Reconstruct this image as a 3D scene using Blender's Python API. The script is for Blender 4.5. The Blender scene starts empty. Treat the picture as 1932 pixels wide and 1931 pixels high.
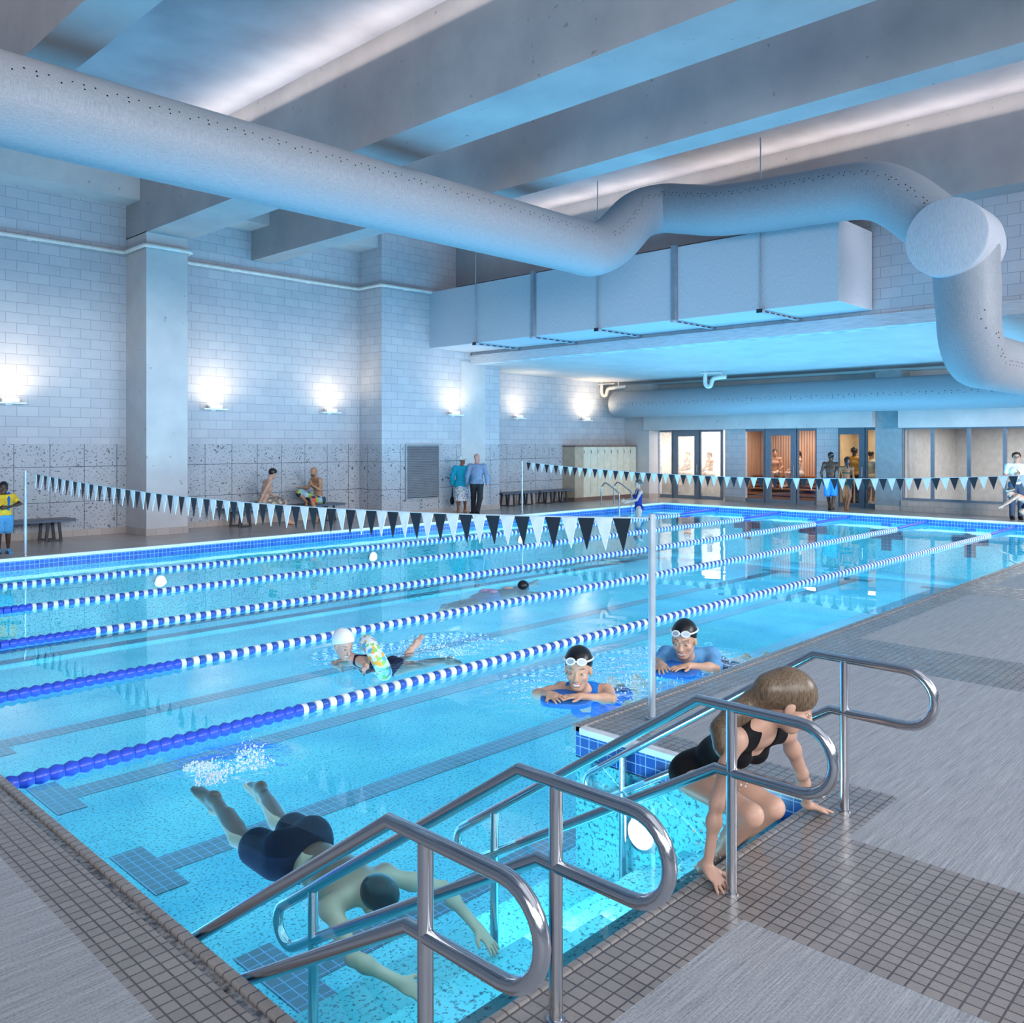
import bpy, bmesh, math, random
import numpy as np
from mathutils import Vector, Matrix, Quaternion
random.seed(7); np.random.seed(7)
S = bpy.context.scene
COL = S.collection
PI = math.pi
V = Vector

# ------------------------------------------------------------------ mesh helpers
class MB:
    def __init__(s): s.v=[]; s.f=[]; s.m=[]
    def quad(s, *p, m=0):
        n=len(s.v); s.v += [tuple(q) for q in p]; s.f.append(tuple(range(n,n+len(p)))); s.m.append(m); return s
    def box(s, x0,x1,y0,y1,z0,z1, m=0):
        n=len(s.v)
        s.v += [(x0,y0,z0),(x1,y0,z0),(x1,y1,z0),(x0,y1,z0),(x0,y0,z1),(x1,y0,z1),(x1,y1,z1),(x0,y1,z1)]
        for f in ((0,3,2,1),(4,5,6,7),(0,1,5,4),(1,2,6,5),(2,3,7,6),(3,0,4,7)):
            s.f.append(tuple(n+i for i in f)); s.m.append(m)
        return s
    def obox(s, c, ax, h, m=0):
        """box with centre c, axes ax (3 vectors), half sizes h"""
        n=len(s.v); c=V(c); a=[V(q).normalized() for q in ax]
        for dz in (-1,1):
            for dx,dy in ((-1,-1),(1,-1),(1,1),(-1,1)):
                s.v.append(tuple(c+a[0]*h[0]*dx+a[1]*h[1]*dy+a[2]*h[2]*dz))
        for f in ((0,3,2,1),(4,5,6,7),(0,1,5,4),(1,2,6,5),(2,3,7,6),(3,0,4,7)):
            s.f.append(tuple(n+i for i in f)); s.m.append(m)
        return s
    def tube(s, path, r, seg=16, m=0, cap=True, closed=False):
        path=[V(p) for p in path]; N=len(path)
        rs=r if isinstance(r,(list,tuple)) else [r]*N
        def tan(i):
            if closed: return (path[(i+1)%N]-path[i-1]).normalized()
            a=path[max(i-1,0)]; b=path[min(i+1,N-1)]; return (b-a).normalized()
        t=tan(0); up=V((0,0,1)) if abs(t.z)<.9 else V((0,1,0))
        nrm=(up-t*up.dot(t)).normalized(); n0=len(s.v)
        for i in range(N):
            t2=tan(i); nrm=(nrm-t2*nrm.dot(t2)).normalized(); b=t2.cross(nrm)
            for k in range(seg):
                a=2*PI*k/seg; s.v.append(tuple(path[i]+(nrm*math.cos(a)+b*math.sin(a))*rs[i]))
        for i in range(N if closed else N-1):
            j=(i+1)%N
            for k in range(seg):
                k2=(k+1)%seg
                s.f.append((n0+i*seg+k,n0+i*seg+k2,n0+j*seg+k2,n0+j*seg+k)); s.m.append(m)
        if cap and not closed:
            s.f.append(tuple(n0+k for k in reversed(range(seg)))); s.m.append(m)
            s.f.append(tuple(n0+(N-1)*seg+k for k in range(seg))); s.m.append(m)
        return s
    def lathe(s, c, axis, prof, seg=24, m=0, cap=True):
        """prof: list of (distance along axis, radius)"""
        c=V(c); ax=V(axis).normalized(); up=V((0,0,1)) if abs(ax.z)<.9 else V((1,0,0))
        u=(up-ax*up.dot(ax)).normalized(); w=ax.cross(u); n0=len(s.v)
        for d,r in prof:
            for k in range(seg):
                a=2*PI*k/seg; s.v.append(tuple(c+ax*d+(u*math.cos(a)+w*math.sin(a))*r))
        for i in range(len(prof)-1):
            for k in range(seg):
                k2=(k+1)%seg
                s.f.append((n0+i*seg+k,n0+i*seg+k2,n0+(i+1)*seg+k2,n0+(i+1)*seg+k)); s.m.append(m)
        if cap:
            s.f.append(tuple(n0+k for k in reversed(range(seg)))); s.m.append(m)
            s.f.append(tuple(n0+(len(prof)-1)*seg+k for k in range(seg))); s.m.append(m)
        return s
    def ball(s, c, r, seg=10, m=0, sc=(1,1,1)):
        n0=len(s.v); R=seg//2
        for i in range(1,R):
            th=PI*i/R
            for k in range(seg):
                a=2*PI*k/seg
                s.v.append((c[0]+r*sc[0]*math.sin(th)*math.cos(a),c[1]+r*sc[1]*math.sin(th)*math.sin(a),c[2]+r*sc[2]*math.cos(th)))
        t=len(s.v); s.v += [(c[0],c[1],c[2]+r*sc[2]),(c[0],c[1],c[2]-r*sc[2])]
        for i in range(R-2):
            for k in range(seg):
                k2=(k+1)%seg; s.f.append((n0+i*seg+k,n0+(i+1)*seg+k,n0+(i+1)*seg+k2,n0+i*seg+k2)); s.m.append(m)
        for k in range(seg):
            k2=(k+1)%seg; s.f.append((t,n0+k,n0+k2)); s.m.append(m)
            b=n0+(R-2)*seg; s.f.append((t+1,b+k2,b+k)); s.m.append(m)
        return s
    def data(s, name, mats, smooth=False):
        me=bpy.data.meshes.new(name); me.from_pydata(s.v,[],s.f)
        for m in (mats if isinstance(mats,(list,tuple)) else [mats]): me.materials.append(m)
        me.polygons.foreach_set('material_index', s.m)
        if smooth:
            me.polygons.foreach_set('use_smooth',[True]*len(me.polygons)); 
            try: me.set_sharp_from_angle(angle=math.radians(40))
            except Exception: pass
        me.update(); return me
    def obj(s, name, mats, parent=None, smooth=False, kind=None, bevel=0):
        return link(name, s.data(name,mats,smooth), parent, kind, bevel)

def link(name, me, parent=None, kind=None, bevel=0):
    o=bpy.data.objects.new(name, me); COL.objects.link(o)
    if parent is not None:
        o.parent=parent
        o.matrix_parent_inverse=root_mat(parent).inverted()
    if kind: o['kind']=kind
    if bevel:
        b=o.modifiers.new('bevel','BEVEL'); b.width=bevel; b.segments=2; b.limit_method='ANGLE'
    return o
def root_mat(p):
    m=Matrix.LocRotScale(p.location, p.rotation_euler, p.scale)
    if p.parent is not None: m=root_mat(p.parent)@p.matrix_parent_inverse@m
    return m
def thing(name, label, cat, loc=(0,0,0), group=None, kind=None):
    o=bpy.data.objects.new(name,None); COL.objects.link(o); o.location=loc; o.empty_display_size=.1
    return tag(o,label,cat,group,kind)
def tag(o, label=None, cat=None, group=None, kind=None):
    if label: o['label']=label
    if cat: o['category']=cat
    if group: o['group']=group
    if kind: o['kind']=kind
    return o

# ------------------------------------------------------------------ materials
def lin(h):
    if isinstance(h,str):
        h=h.lstrip('#'); c=[int(h[i:i+2],16)/255 for i in (0,2,4)]
        return tuple((x/12.92 if x<=.04045 else ((x+.055)/1.055)**2.4) for x in c)+(1,)
    return tuple(h)+((1,) if len(h)==3 else ())
class Mat:
    def __init__(s,name,base='#888888',rough=.5,metal=0,spec=.5):
        s.m=bpy.data.materials.new(name); s.m.use_nodes=True; s.t=s.m.node_tree; s.n=s.t.nodes
        s.b=s.n['Principled BSDF']; s.out=s.n['Material Output']
        s.b.inputs['Base Color'].default_value=lin(base); s.b.inputs['Roughness'].default_value=rough
        s.b.inputs['Metallic'].default_value=metal; s.b.inputs['Specular IOR Level'].default_value=spec
    def N(s,typ,**kw):
        n=s.n.new(typ)
        for k,v in kw.items():
            if k in n.inputs.keys(): n.inputs[k].default_value=v
            else: setattr(n,k,v)
        return n
    def L(s,a,b): s.t.links.new(a,b)
    def co(s,scale=(1,1,1)):
        tc=s.N('ShaderNodeTexCoord'); mp=s.N('ShaderNodeMapping'); mp.inputs['Scale'].default_value=scale
        s.L(tc.outputs['Object'],mp.inputs['Vector']); return mp.outputs[0]
    def wallco(s):
        """(x+y, z, 0) for upright faces that are parallel to x or y"""
        tc=s.N('ShaderNodeTexCoord'); sp=s.N('ShaderNodeSeparateXYZ'); s.L(tc.outputs['Object'],sp.inputs[0])
        ad=s.N('ShaderNodeMath',operation='ADD'); s.L(sp.outputs[0],ad.inputs[0]); s.L(sp.outputs[1],ad.inputs[1])
        cb=s.N('ShaderNodeCombineXYZ'); s.L(ad.outputs[0],cb.inputs[0]); s.L(sp.outputs[2],cb.inputs[1]); return cb.outputs[0]
    def yx(s):
        tc=s.N('ShaderNodeTexCoord'); sp=s.N('ShaderNodeSeparateXYZ'); s.L(tc.outputs['Object'],sp.inputs[0])
        cb=s.N('ShaderNodeCombineXYZ'); s.L(sp.outputs[1],cb.inputs[0]); s.L(sp.outputs[0],cb.inputs[1]); return cb.outputs[0]
    def noise(s,co,scale=5,detail=3,rough=.5):
        n=s.N('ShaderNodeTexNoise'); n.inputs['Scale'].default_value=scale; n.inputs['Detail'].default_value=detail
        n.inputs['Roughness'].default_value=rough
        if co: s.L(co,n.inputs['Vector'])
        return n.outputs['Fac']
    def ramp(s,fac,stops):
        r=s.N('ShaderNodeValToRGB'); e=r.color_ramp.elements
        while len(e)<len(stops): e.new(.5)
        for i,(p,c) in enumerate(stops): e[i].position=p; e[i].color=lin(c)
        s.L(fac,r.inputs[0]); return r.outputs[0]
    def brick(s,co,c1,c2,mortar,w,h,ms,off=.5,bias=0):
        b=s.N('ShaderNodeTexBrick'); b.offset=off; b.squash=1
        for k,v in (('Color1',lin(c1)),('Color2',lin(c2)),('Mortar',lin(mortar)),('Scale',1),('Mortar Size',ms),('Mortar Smooth',.1),('Bias',bias),('Brick Width',w),('Row Height',h)):
            b.inputs[k].default_value=v
        s.L(co,b.inputs['Vector']); return b
    def mix(s,fac,a,b,mode='MIX'):
        m=s.N('ShaderNodeMix',data_type='RGBA',blend_type=mode)
        if isinstance(fac,(int,float)): m.inputs[0].default_value=fac
        else: s.L(fac,m.inputs[0])
        for i,x in ((6,a),(7,b)):
            if isinstance(x,(str,tuple)): m.inputs[i].default_value=lin(x)
            else: s.L(x,m.inputs[i])
        return m.outputs[2]
    def bump(s,h,strength=.3,dist=.01):
        b=s.N('ShaderNodeBump'); b.inputs['Strength'].default_value=strength; b.inputs['Distance'].default_value=dist
        s.L(h,b.inputs['Height']); s.L(b.outputs[0],s.b.inputs['Normal']); return b
    def color(s,sock): s.L(sock,s.b.inputs['Base Color']); return s
def plain(name,base,rough=.5,metal=0,spec=.5,var=.06,scale=6):
    m=Mat(name,base,rough,metal,spec)
    c=lin(base); d=tuple(max(0,x*(1-var*2)) for x in c[:3]); e=tuple(min(1,x*(1+var)) for x in c[:3])
    m.color(m.ramp(m.noise(m.co(),scale,3),[(.3,d),(.7,e)])); return m.m

M={}
def build_mats():
    # painted concrete block wall
    m=Mat('painted_block','#c3c6cf',.42,spec=.4); co=m.wallco()
    b=m.brick(co,'#c6c8d0','#bcbfc9','#9fa3af',.41,.21,.007)
    m.color(m.mix(.12,b.outputs[0],m.ramp(m.noise(m.co(),2.5,4),[(.3,'#a4a8b4'),(.7,'#e0e0e4')])))
    inv=m.N('ShaderNodeMath',operation='SUBTRACT'); inv.inputs[0].default_value=1; m.L(b.outputs['Fac'],inv.inputs[1]); m.bump(inv.outputs[0],.35,.008); M['block']=m.m
    # speckled stone wainscot with panel joints
    m=Mat('speckled_stone','#8f96a3',.45); co=m.wallco()
    vo=m.N('ShaderNodeTexVoronoi',feature='F1'); vo.inputs['Scale'].default_value=7.5; vo.inputs['Randomness'].default_value=1; nz=m.N('ShaderNodeVectorMath',operation='MULTIPLY_ADD')
    nn=m.N('ShaderNodeTexNoise'); nn.inputs['Scale'].default_value=9; m.L(co,nn.inputs['Vector']); m.L(nn.outputs['Color'],nz.inputs[0]); nz.inputs[1].default_value=(.25,.25,0); m.L(co,nz.inputs[2]); m.L(nz.outputs[0],vo.inputs['Vector'])
    sp=m.ramp(vo.outputs['Distance'],[(.11,'#20262e'),(.2,'#c2c6ce')])
    n2=m.ramp(m.noise(co,24,2),[(.34,'#3c424c'),(.40,'#c2c6ce')])
    c=m.mix(1,sp,n2,'DARKEN'); c=m.mix(.25,c,m.ramp(m.noise(co,2.2,3),[(.35,'#727a88'),(.7,'#a8aeb9')]))
    b=m.brick(co,(1,1,1),(1,1,1),'#7c838e',.68,.74,.007,off=0); m.color(m.mix(1,c,b.outputs[0],'MULTIPLY')); M['stone']=m.m
    # smooth painted concrete (beams, columns, ceiling)
    m=Mat('painted_concrete','#c9c8ca',.55,spec=.35); co=m.co()
    c=m.ramp(m.noise(co,1.3,6,.6),[(.25,'#bdbcc0'),(.75,'#d2d1d2')])
    v=m.ramp(m.noise(co,9,2),[(.24,'#8f9096'),(.29,'#ffffff')]); m.color(m.mix(.5,c,v,'MULTIPLY')); m.bump(m.noise(co,18,3),.08,.01); M['conc']=m.m
    m=Mat('beam_concrete','#a9a8ac',.55,spec=.3); co=m.co(); m.color(m.mix(.5,m.ramp(m.noise(co,1.1,6,.6),[(.25,'#a09fa4'),(.75,'#b8b6b8')]),m.ramp(m.noise(co,9,2),[(.24,'#8f9096'),(.29,'#ffffff')]),'MULTIPLY')); M['beam']=m.m
    m=Mat('ceiling_paint','#b4b4ba',.6,spec=.3); m.color(m.ramp(m.noise(m.co(),1.0,5),[(.3,'#9696a0'),(.7,'#b0b0b8')])); M['ceil']=m.m
    m=Mat('board_marked_concrete','#c4c9d2',.55); co=m.co((.6,.6,40))
    c=m.ramp(m.noise(co,6,4),[(.3,'#a9b0bc'),(.7,'#dfe3ea')]); m.color(c); m.bump(m.noise(co,6,3),.4,.01); M['board']=m.m
    # duct fabric
    m=Mat('duct_fabric','#bcc1ca',.5,spec=.45); co=m.co()
    a=m.noise(m.co((3,3,120)),4,3); a2=m.noise(m.co((60,60,4)),2,3)
    c=m.mix(.5,m.ramp(a,[(.3,'#7f868f'),(.7,'#a6acb5')]),m.ramp(a2,[(.3,'#828993'),(.7,'#a9afb8')])); m.color(c); m.bump(a2,.12,.01); M['duct']=m.m
    m=Mat('rectangular_duct_metal','#c2c8d2',.5); m.color(m.ramp(m.noise(m.co((50,50,5)),3,3),[(.3,'#b4bac6'),(.7,'#d2d7df')])); M['rect']=m.m
    M['hole']=plain('perforation_black','#08090b',.9,spec=.1)
    M['galv']=plain('galvanised_steel','#aab3c0',.35,.6)
    M['strut']=plain('strut_steel','#b2becb',.4,.1)
    M['dark_cap']=plain('dark_cap','#2a3140',.5)
    # deck
    m=Mat('brushed_concrete','#9b9da3',.55,spec=.4)
    a=m.noise(m.co((1.2,70,1)),3,4,.6); b2=m.noise(m.co((.5,18,1)),2,3); f=m.noise(m.co(),90,2)
    c=m.mix(.4,m.ramp(a,[(.32,'#5c6068'),(.68,'#c6c8cc')]),m.ramp(b2,[(.3,'#888b93'),(.7,'#b6b8bc')])); c=m.mix(.15,c,m.ramp(f,[(.35,'#4c4f56'),(.6,'#d0d0d2')])); m.color(c); m.bump(a,.25,.006); M['broom']=m.m
    m=Mat('deck_mosaic','#8d8480',.3,spec=.55); co=m.yx()
    b=m.brick(co,'#989290','#8b8583','#34313a',.061,.058,.004,off=0)
    m.color(m.mix(.25,b.outputs[0],m.ramp(m.noise(m.co(),1.6,4),[(.35,'#6e6967'),(.7,'#a69d95')])))
    g=m.ramp(m.noise(m.co(),9,2),[(.3,(.2,.2,.2)),(.7,(.36,.36,.36))]); m.L(g,m.b.inputs['Roughness'])
    inv=m.N('ShaderNodeMath',operation='SUBTRACT'); inv.inputs[0].default_value=1; m.L(b.outputs['Fac'],inv.inputs[1]); m.bump(inv.outputs[0],.4,.003); M['mosaic']=m.m
    m=Mat('wet_drain_channel','#55504f',.12,spec=.8); co=m.co(); m.color(m.ramp(m.noise(co,40,3),[(.35,'#38343a'),(.62,'#8a8684')])); m.bump(m.noise(co,28,2),.35,.01); M['gutter']=m.m
    m=Mat('far_deck_tile','#9a8c86',.25,spec=.5); b=m.brick(m.yx(),'#b6a7a0','#ab9d97','#a3958f',.6,.6,.004,off=0); m.color(m.mix(.25,b.outputs[0],m.ramp(m.noise(m.co(),.8,3),[(.35,'#a59794'),(.7,'#c9b5a8')]))); M['fardeck']=m.m
    M['coping']=plain('white_coping','#e4e8ec',.35)
    m=Mat('skirting_tile','#a59c9a',.35); b=m.brick(m.wallco(),'#bcb2ae','#b0a6a2','#8c8480',.3,.15,.004); m.color(b.outputs[0]); M['skirt']=m.m
    # pool
    def blue(name,c1,c2,mo):
        m=Mat(name,c1,.18,spec=.6); b=m.brick(m.wallco(),c1,c2,mo,.078,.066,.0035,off=0); m.color(b.outputs[0]); return m.m
    M['bluetile']=blue('blue_band_tile','#2c5fb8','#234a9c','#8fb4e6')
    M['darkline']=plain('dark_waterline','#141a30',.4)
    m=Mat('pool_plaster','#7fd0e8',.5,spec=.3); co=m.co()
    s1=m.ramp(m.noise(m.co((1,1,1)),38,3,.7),[(.37,'#12506e'),(.46,'#ffffff')]); bs=m.ramp(m.noise(co,.9,4),[(.3,'#4cc0dc'),(.7,'#86e4ee')])
    m.color(m.mix(.85,bs,s1,'MULTIPLY')); M['plaster']=m.m
    m=Mat('pool_wall_speckle','#6fc8e0',.5,spec=.3); co=m.wallco()
    s1=m.ramp(m.noise(co,34,3,.7),[(.38,'#14506a'),(.47,'#ffffff')]); bs=m.ramp(m.noise(co,1.2,4),[(.3,'#46bcd4'),(.7,'#84e0ea')])
    m.color(m.mix(.85,bs,s1,'MULTIPLY')); M['poolwall']=m.m
    def mark(name,vec):
        m=Mat(name,'#1c2b52',.3); b=m.brick(getattr(m,vec)(),'#111c3c','#0d1632','#5f86b8',.098,.09,.005,off=0); m.color(b.outputs[0]); return m.m
    M['lanetile']=mark('lane_mark_tile','yx'); M['crosstile']=mark('target_tile','wallco')
    # water: thin clear surface
    m=Mat('pool_water','#bfeaff'); t=m.t
    tr=m.N('ShaderNodeBsdfTransparent'); tr.inputs[0].default_value=(.78,.95,1,1)
    gl=m.N('ShaderNodeBsdfGlossy'); gl.inputs['Color'].default_value=(.92,.97,1,1); gl.inputs['Roughness'].default_value=.0
    fr=m.N('ShaderNodeFresnel'); fr.inputs['IOR'].default_value=1.38
    mx=m.N('ShaderNodeMixShader'); m.L(fr.outputs[0],mx.inputs[0]); m.L(tr.outputs[0],mx.inputs[1]); m.L(gl.outputs[0],mx.inputs[2]); m.L(mx.outputs[0],m.out.inputs[0])
    tc=m.N('ShaderNodeTexCoord'); ripple=None
    for (x,y,r) in RIPPLES:
        d=m.N('ShaderNodeVectorMath',operation='DISTANCE'); m.L(tc.outputs['Object'],d.inputs[0]); d.inputs[1].default_value=(x,y,ZW)
        mr=m.N('ShaderNodeMapRange',interpolation_type='SMOOTHSTEP'); mr.inputs['From Min'].default_value=r*.35; mr.inputs['From Max'].default_value=r; mr.inputs['To Min'].default_value=1; mr.inputs['To Max'].default_value=0
        m.L(d.outputs['Value'],mr.inputs['Value'])
        if ripple is None: ripple=mr.outputs[0]
        else:
            a=m.N('ShaderNodeMath',operation='MAXIMUM'); m.L(ripple,a.inputs[0]); m.L(mr.outputs[0],a.inputs[1]); ripple=a.outputs[0]
    nz=m.noise(m.co((1,1,1)),6.5,3,.55); mu=m.N('ShaderNodeMath',operation='MULTIPLY'); m.L(nz,mu.inputs[0]); m.L(ripple,mu.inputs[1])
    n0=m.noise(m.co((.8,.8,.8)),1.1,2,.4); ma=m.N('ShaderNodeMath',operation='MULTIPLY_ADD'); m.L(n0,ma.inputs[0]); ma.inputs[1].default_value=.10; m.L(mu.outputs[0],ma.inputs[2])
    bp=m.N('ShaderNodeBump'); bp.inputs['Strength'].default_value=.55; bp.inputs['Distance'].default_value=.15; m.L(ma.outputs[0],bp.inputs['Height'])
    m.L(bp.outputs[0],gl.inputs['Normal']); m.L(bp.outputs[0],fr.inputs['Normal']); M['water']=m.m
    m=Mat('clear_glass','#ffffff'); tr=m.N('ShaderNodeBsdfTransparent'); tr.inputs[0].default_value=(.93,.95,.97,1); gl=m.N('ShaderNodeBsdfGlossy'); gl.inputs['Roughness'].default_value=0
    fr=m.N('ShaderNodeFresnel'); fr.inputs['IOR'].default_value=1.5; mx=m.N('ShaderNodeMixShader'); m.L(fr.outputs[0],mx.inputs[0]); m.L(tr.outputs[0],mx.inputs[1]); m.L(gl.outputs[0],mx.inputs[2]); m.L(mx.outputs[0],m.out.inputs[0]); M['glass']=m.m
    m=Mat('haze_glass','#ffffff'); tr=m.N('ShaderNodeBsdfTransparent'); tl=m.N('ShaderNodeBsdfTranslucent'); tl.inputs[0].default_value=(.95,.95,.97,1)  # the room's haze is put into the pane as a milky mix
    mx=m.N('ShaderNodeMixShader'); m.L(m.ramp(m.noise(m.co(),1.6,4),[(.3,(.12,)*3),(.7,(.42,)*3)]),mx.inputs[0]); m.L(tr.outputs[0],mx.inputs[1]); m.L(tl.outputs[0],mx.inputs[2]); m.L(mx.outputs[0],m.out.inputs[0]); M['steam']=m.m
    m=Mat('brushed_stainless','#c4c6cc',.2,1); m.L(m.ramp(m.noise(m.co((40,40,2)),5,3),[(.3,(.12,)*3),(.7,(.24,)*3)]),m.b.inputs['Roughness']); M['steel']=m.m
    M['postpaint']=plain('pale_post','#c7d6e2',.3,.5)
    M['frame']=plain('grey_metal_frame','#76808f',.45,.1); M['concdark']=plain('slate_painted_concrete','#8b9ca6',.5)
    m=Mat('cedar_slats','#b98a68',.55); w=m.N('ShaderNodeTexWave',wave_type='BANDS',bands_direction='X'); w.inputs['Scale'].default_value=3.2; w.inputs['Distortion'].default_value=0; m.L(m.wallco(),w.inputs['Vector'])
    m.color(m.mix(.3,m.ramp(w.outputs[0],[(.05,'#6a4a3a'),(.25,'#b8937a'),(.8,'#cfae96')]),m.ramp(m.noise(m.co((6,6,.6)),2,3),[(.3,'#8a6a58'),(.7,'#d4b49c')]))); M['cedar']=m.m
    M['cedarbench']=plain('cedar_bench','#a87450',.5,scale=14)
    M['beige']=plain('beige_wall','#d8c8b0',.6); M['steamwall']=plain('white_steam_wall','#e6e4e0',.5); M['greywall']=plain('grey_room_wall','#b9b7b4',.6); M['roomfloor']=plain('room_floor','#7d7370',.4)
    M['blackwood']=plain('black_bench_slab','#2b2a30',.3,spec=.6); M['benchleg']=plain('dark_bench_leg','#34373f',.5); M['benchedge']=plain('blue_grey_bench_edge','#55657a',.4)
    M['locker']=plain('cream_laminate','#dedccb',.4); M['lockerside']=plain('tan_laminate','#b8ab98',.5); M['brown']=plain('brown_plinth','#7a625b',.5)
    M['louver']=plain('louver_metal','#a8b0ba',.4,.3)
    M['pipe']=plain('white_pipe','#e4e2de',.35)
    M['white']=plain('white_plastic','#f2f5f7',.3); M['floatwhite']=plain('white_float','#eaf2f6',.28); M['floatblue']=plain('blue_float','#2a56b0',.28); M['nearblue']=plain('royal_blue_float','#2f55d6',.28); M['rope']=plain('white_rope','#dfe6ea',.6)
    M['pwhite']=plain('white_pennant_vinyl','#f2f6f8',.45); M['pblack']=plain('charcoal_pennant_vinyl','#272c36',.45)
    M['bluefoam']=plain('blue_foam','#2b7fe0',.5); M['splash']=None
    m=Mat('lamp_lens','#ffffff',.4); m.b.inputs['Emission Color'].default_value=lin('#fffaf0'); m.b.inputs['Emission Strength'].default_value=6; M['lens']=m.m
    m=Mat('sconce_lens','#ffffff',.4); m.b.inputs['Emission Color'].default_value=lin('#fff0dc'); m.b.inputs['Emission Strength'].default_value=5; M['sconce']=m.m
    m=Mat('water_droplets','#f4fbff',.08,spec=.8); m.b.inputs['Alpha'].default_value=.75; M['splash']=m.m
    m=Mat('skin_paint','#c99a80',.42,spec=.4); a=m.N('ShaderNodeAttribute',attribute_name='Col'); m.color(a.outputs['Color']); M['skin']=m.m
    def cloth(n,c,r=.75): M[n]=plain('cloth_'+n,c,r,spec=.3,var=.08,scale=20)
    for n,c in (('navy','#141c3c'),('black','#0c0d14'),('teal','#1aaecf'),('greyblue','#7d8fae'),('charcoal','#2b2b30'),('yellow','#f0c93c'),('sky','#5aa6dc'),('lightblue','#6aa9dc'),('blueshorts','#3a8bd8'),('royal','#1f78d8'),('cream','#e4d8c0'),('green','#1d3a34'),('mustard','#c89430'),('brownc','#4a322c'),('whitec','#e9eaee'),('jean','#4a5d78'),('paleshorts','#b8a8c8'),('hatwhite','#eef0ee'),('mustardhair','#33221c'),('swimnavy','#1b2f8c'),('towel','#e9ddd4'),('deepnavy','#0a1640')): cloth(n,c)
    for n,c in (('hair_black','#15131a'),('hair_brown','#3a2a22'),('hair_blond','#6a5947'),('hair_grey','#5a5450'),('rubber_black','#101218'),('rubber_white','#e9edf0')):
        m=Mat(n,c,.35,spec=.5); cc=lin(c); m.color(m.ramp(m.noise(m.co((50,50,9)),3,3),[(.3,tuple(x*.5 for x in cc[:3])),(.7,tuple(min(1,x*1.5) for x in cc[:3]))])); M[n]=m.m
    def multi(n,cols,scale,kind='vor'):
        m=Mat('print_'+n,cols[0],.7); vo=m.N('ShaderNodeTexVoronoi',feature='F1'); vo.inputs['Scale'].default_value=scale; m.L(m.co(),vo.inputs['Vector'])
        sp=m.N('ShaderNodeSeparateColor'); m.L(vo.outputs['Color'],sp.inputs[0]); r=m.N('ShaderNodeValToRGB'); r.color_ramp.interpolation='CONSTANT'; e=r.color_ramp.elements
        while len(e)<len(cols): e.new(.5)
        for i,c in enumerate(cols): e[i].position=i/len(cols); e[i].color=lin(c)
        m.L(sp.outputs[0],r.inputs[0]); m.color(r.outputs[0]); M[n]=m.m
    multi('floral',['#dfe8f2','#c7dcf0','#e8eef4','#d98c96','#7fa8d0','#eef2f6','#8fae90'],42)
    multi('camo',['#b9ad9c','#8d8474','#6d6660','#cfc5b6','#8d7d78'],16)
    multi('ringprint',['#e8f6fa','#cfeef6','#8fd86a','#f0b84a','#e58aa8','#5ab8e0','#f4fafc','#d4f0f8','#e6f6fa','#bfe6f2'],26)
    m=Mat('check_shorts','#5a8fa0',.7); ck=m.N('ShaderNodeTexVoronoi',feature='F1',distance='CHEBYCHEV'); ck.inputs['Scale'].default_value=9; ck.inputs['Randomness'].default_value=.0; m.L(m.co(),ck.inputs['Vector'])
    sp=m.N('ShaderNodeSeparateColor'); m.L(ck.outputs['Color'],sp.inputs[0]); r=m.N('ShaderNodeValToRGB'); r.color_ramp.interpolation='CONSTANT'; e=r.color_ramp.elements
    cols=['#8fb8cf','#2c4d60','#b9d6e2','#e0604a','#24384c','#9ad060']
    while len(e)<len(cols): e.new(.5)
    for i,c in enumerate(cols): e[i].position=i/len(cols); e[i].color=lin(c)
    m.L(sp.outputs[0],r.inputs[0]); m.color(r.outputs[0]); M['check']=m.m
# ------------------------------------------------------------------ dimensions (metres; x along the lanes, y across them, z=0 the deck)
ZW=-0.18; ZF=-1.55
PX0,PX1,PY0,PY1=1.60,24.46,3.87,16.50
RX1,RY0=4.67,2.10            # stair recess: x PX0..RX1, y RY0..PY0
RIPPLES=[(5.9,4.75,1.1),(6.9,4.5,1.3),(6.3,4.6,1.2),(5.3,7.0,.8),(6.2,6.8,.8),(3.9,2.15,.35),(2.9,5.35,.55),(21.5,15.2,1.0)]
build_mats()
ROOF=8.02; BB=6.46

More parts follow.
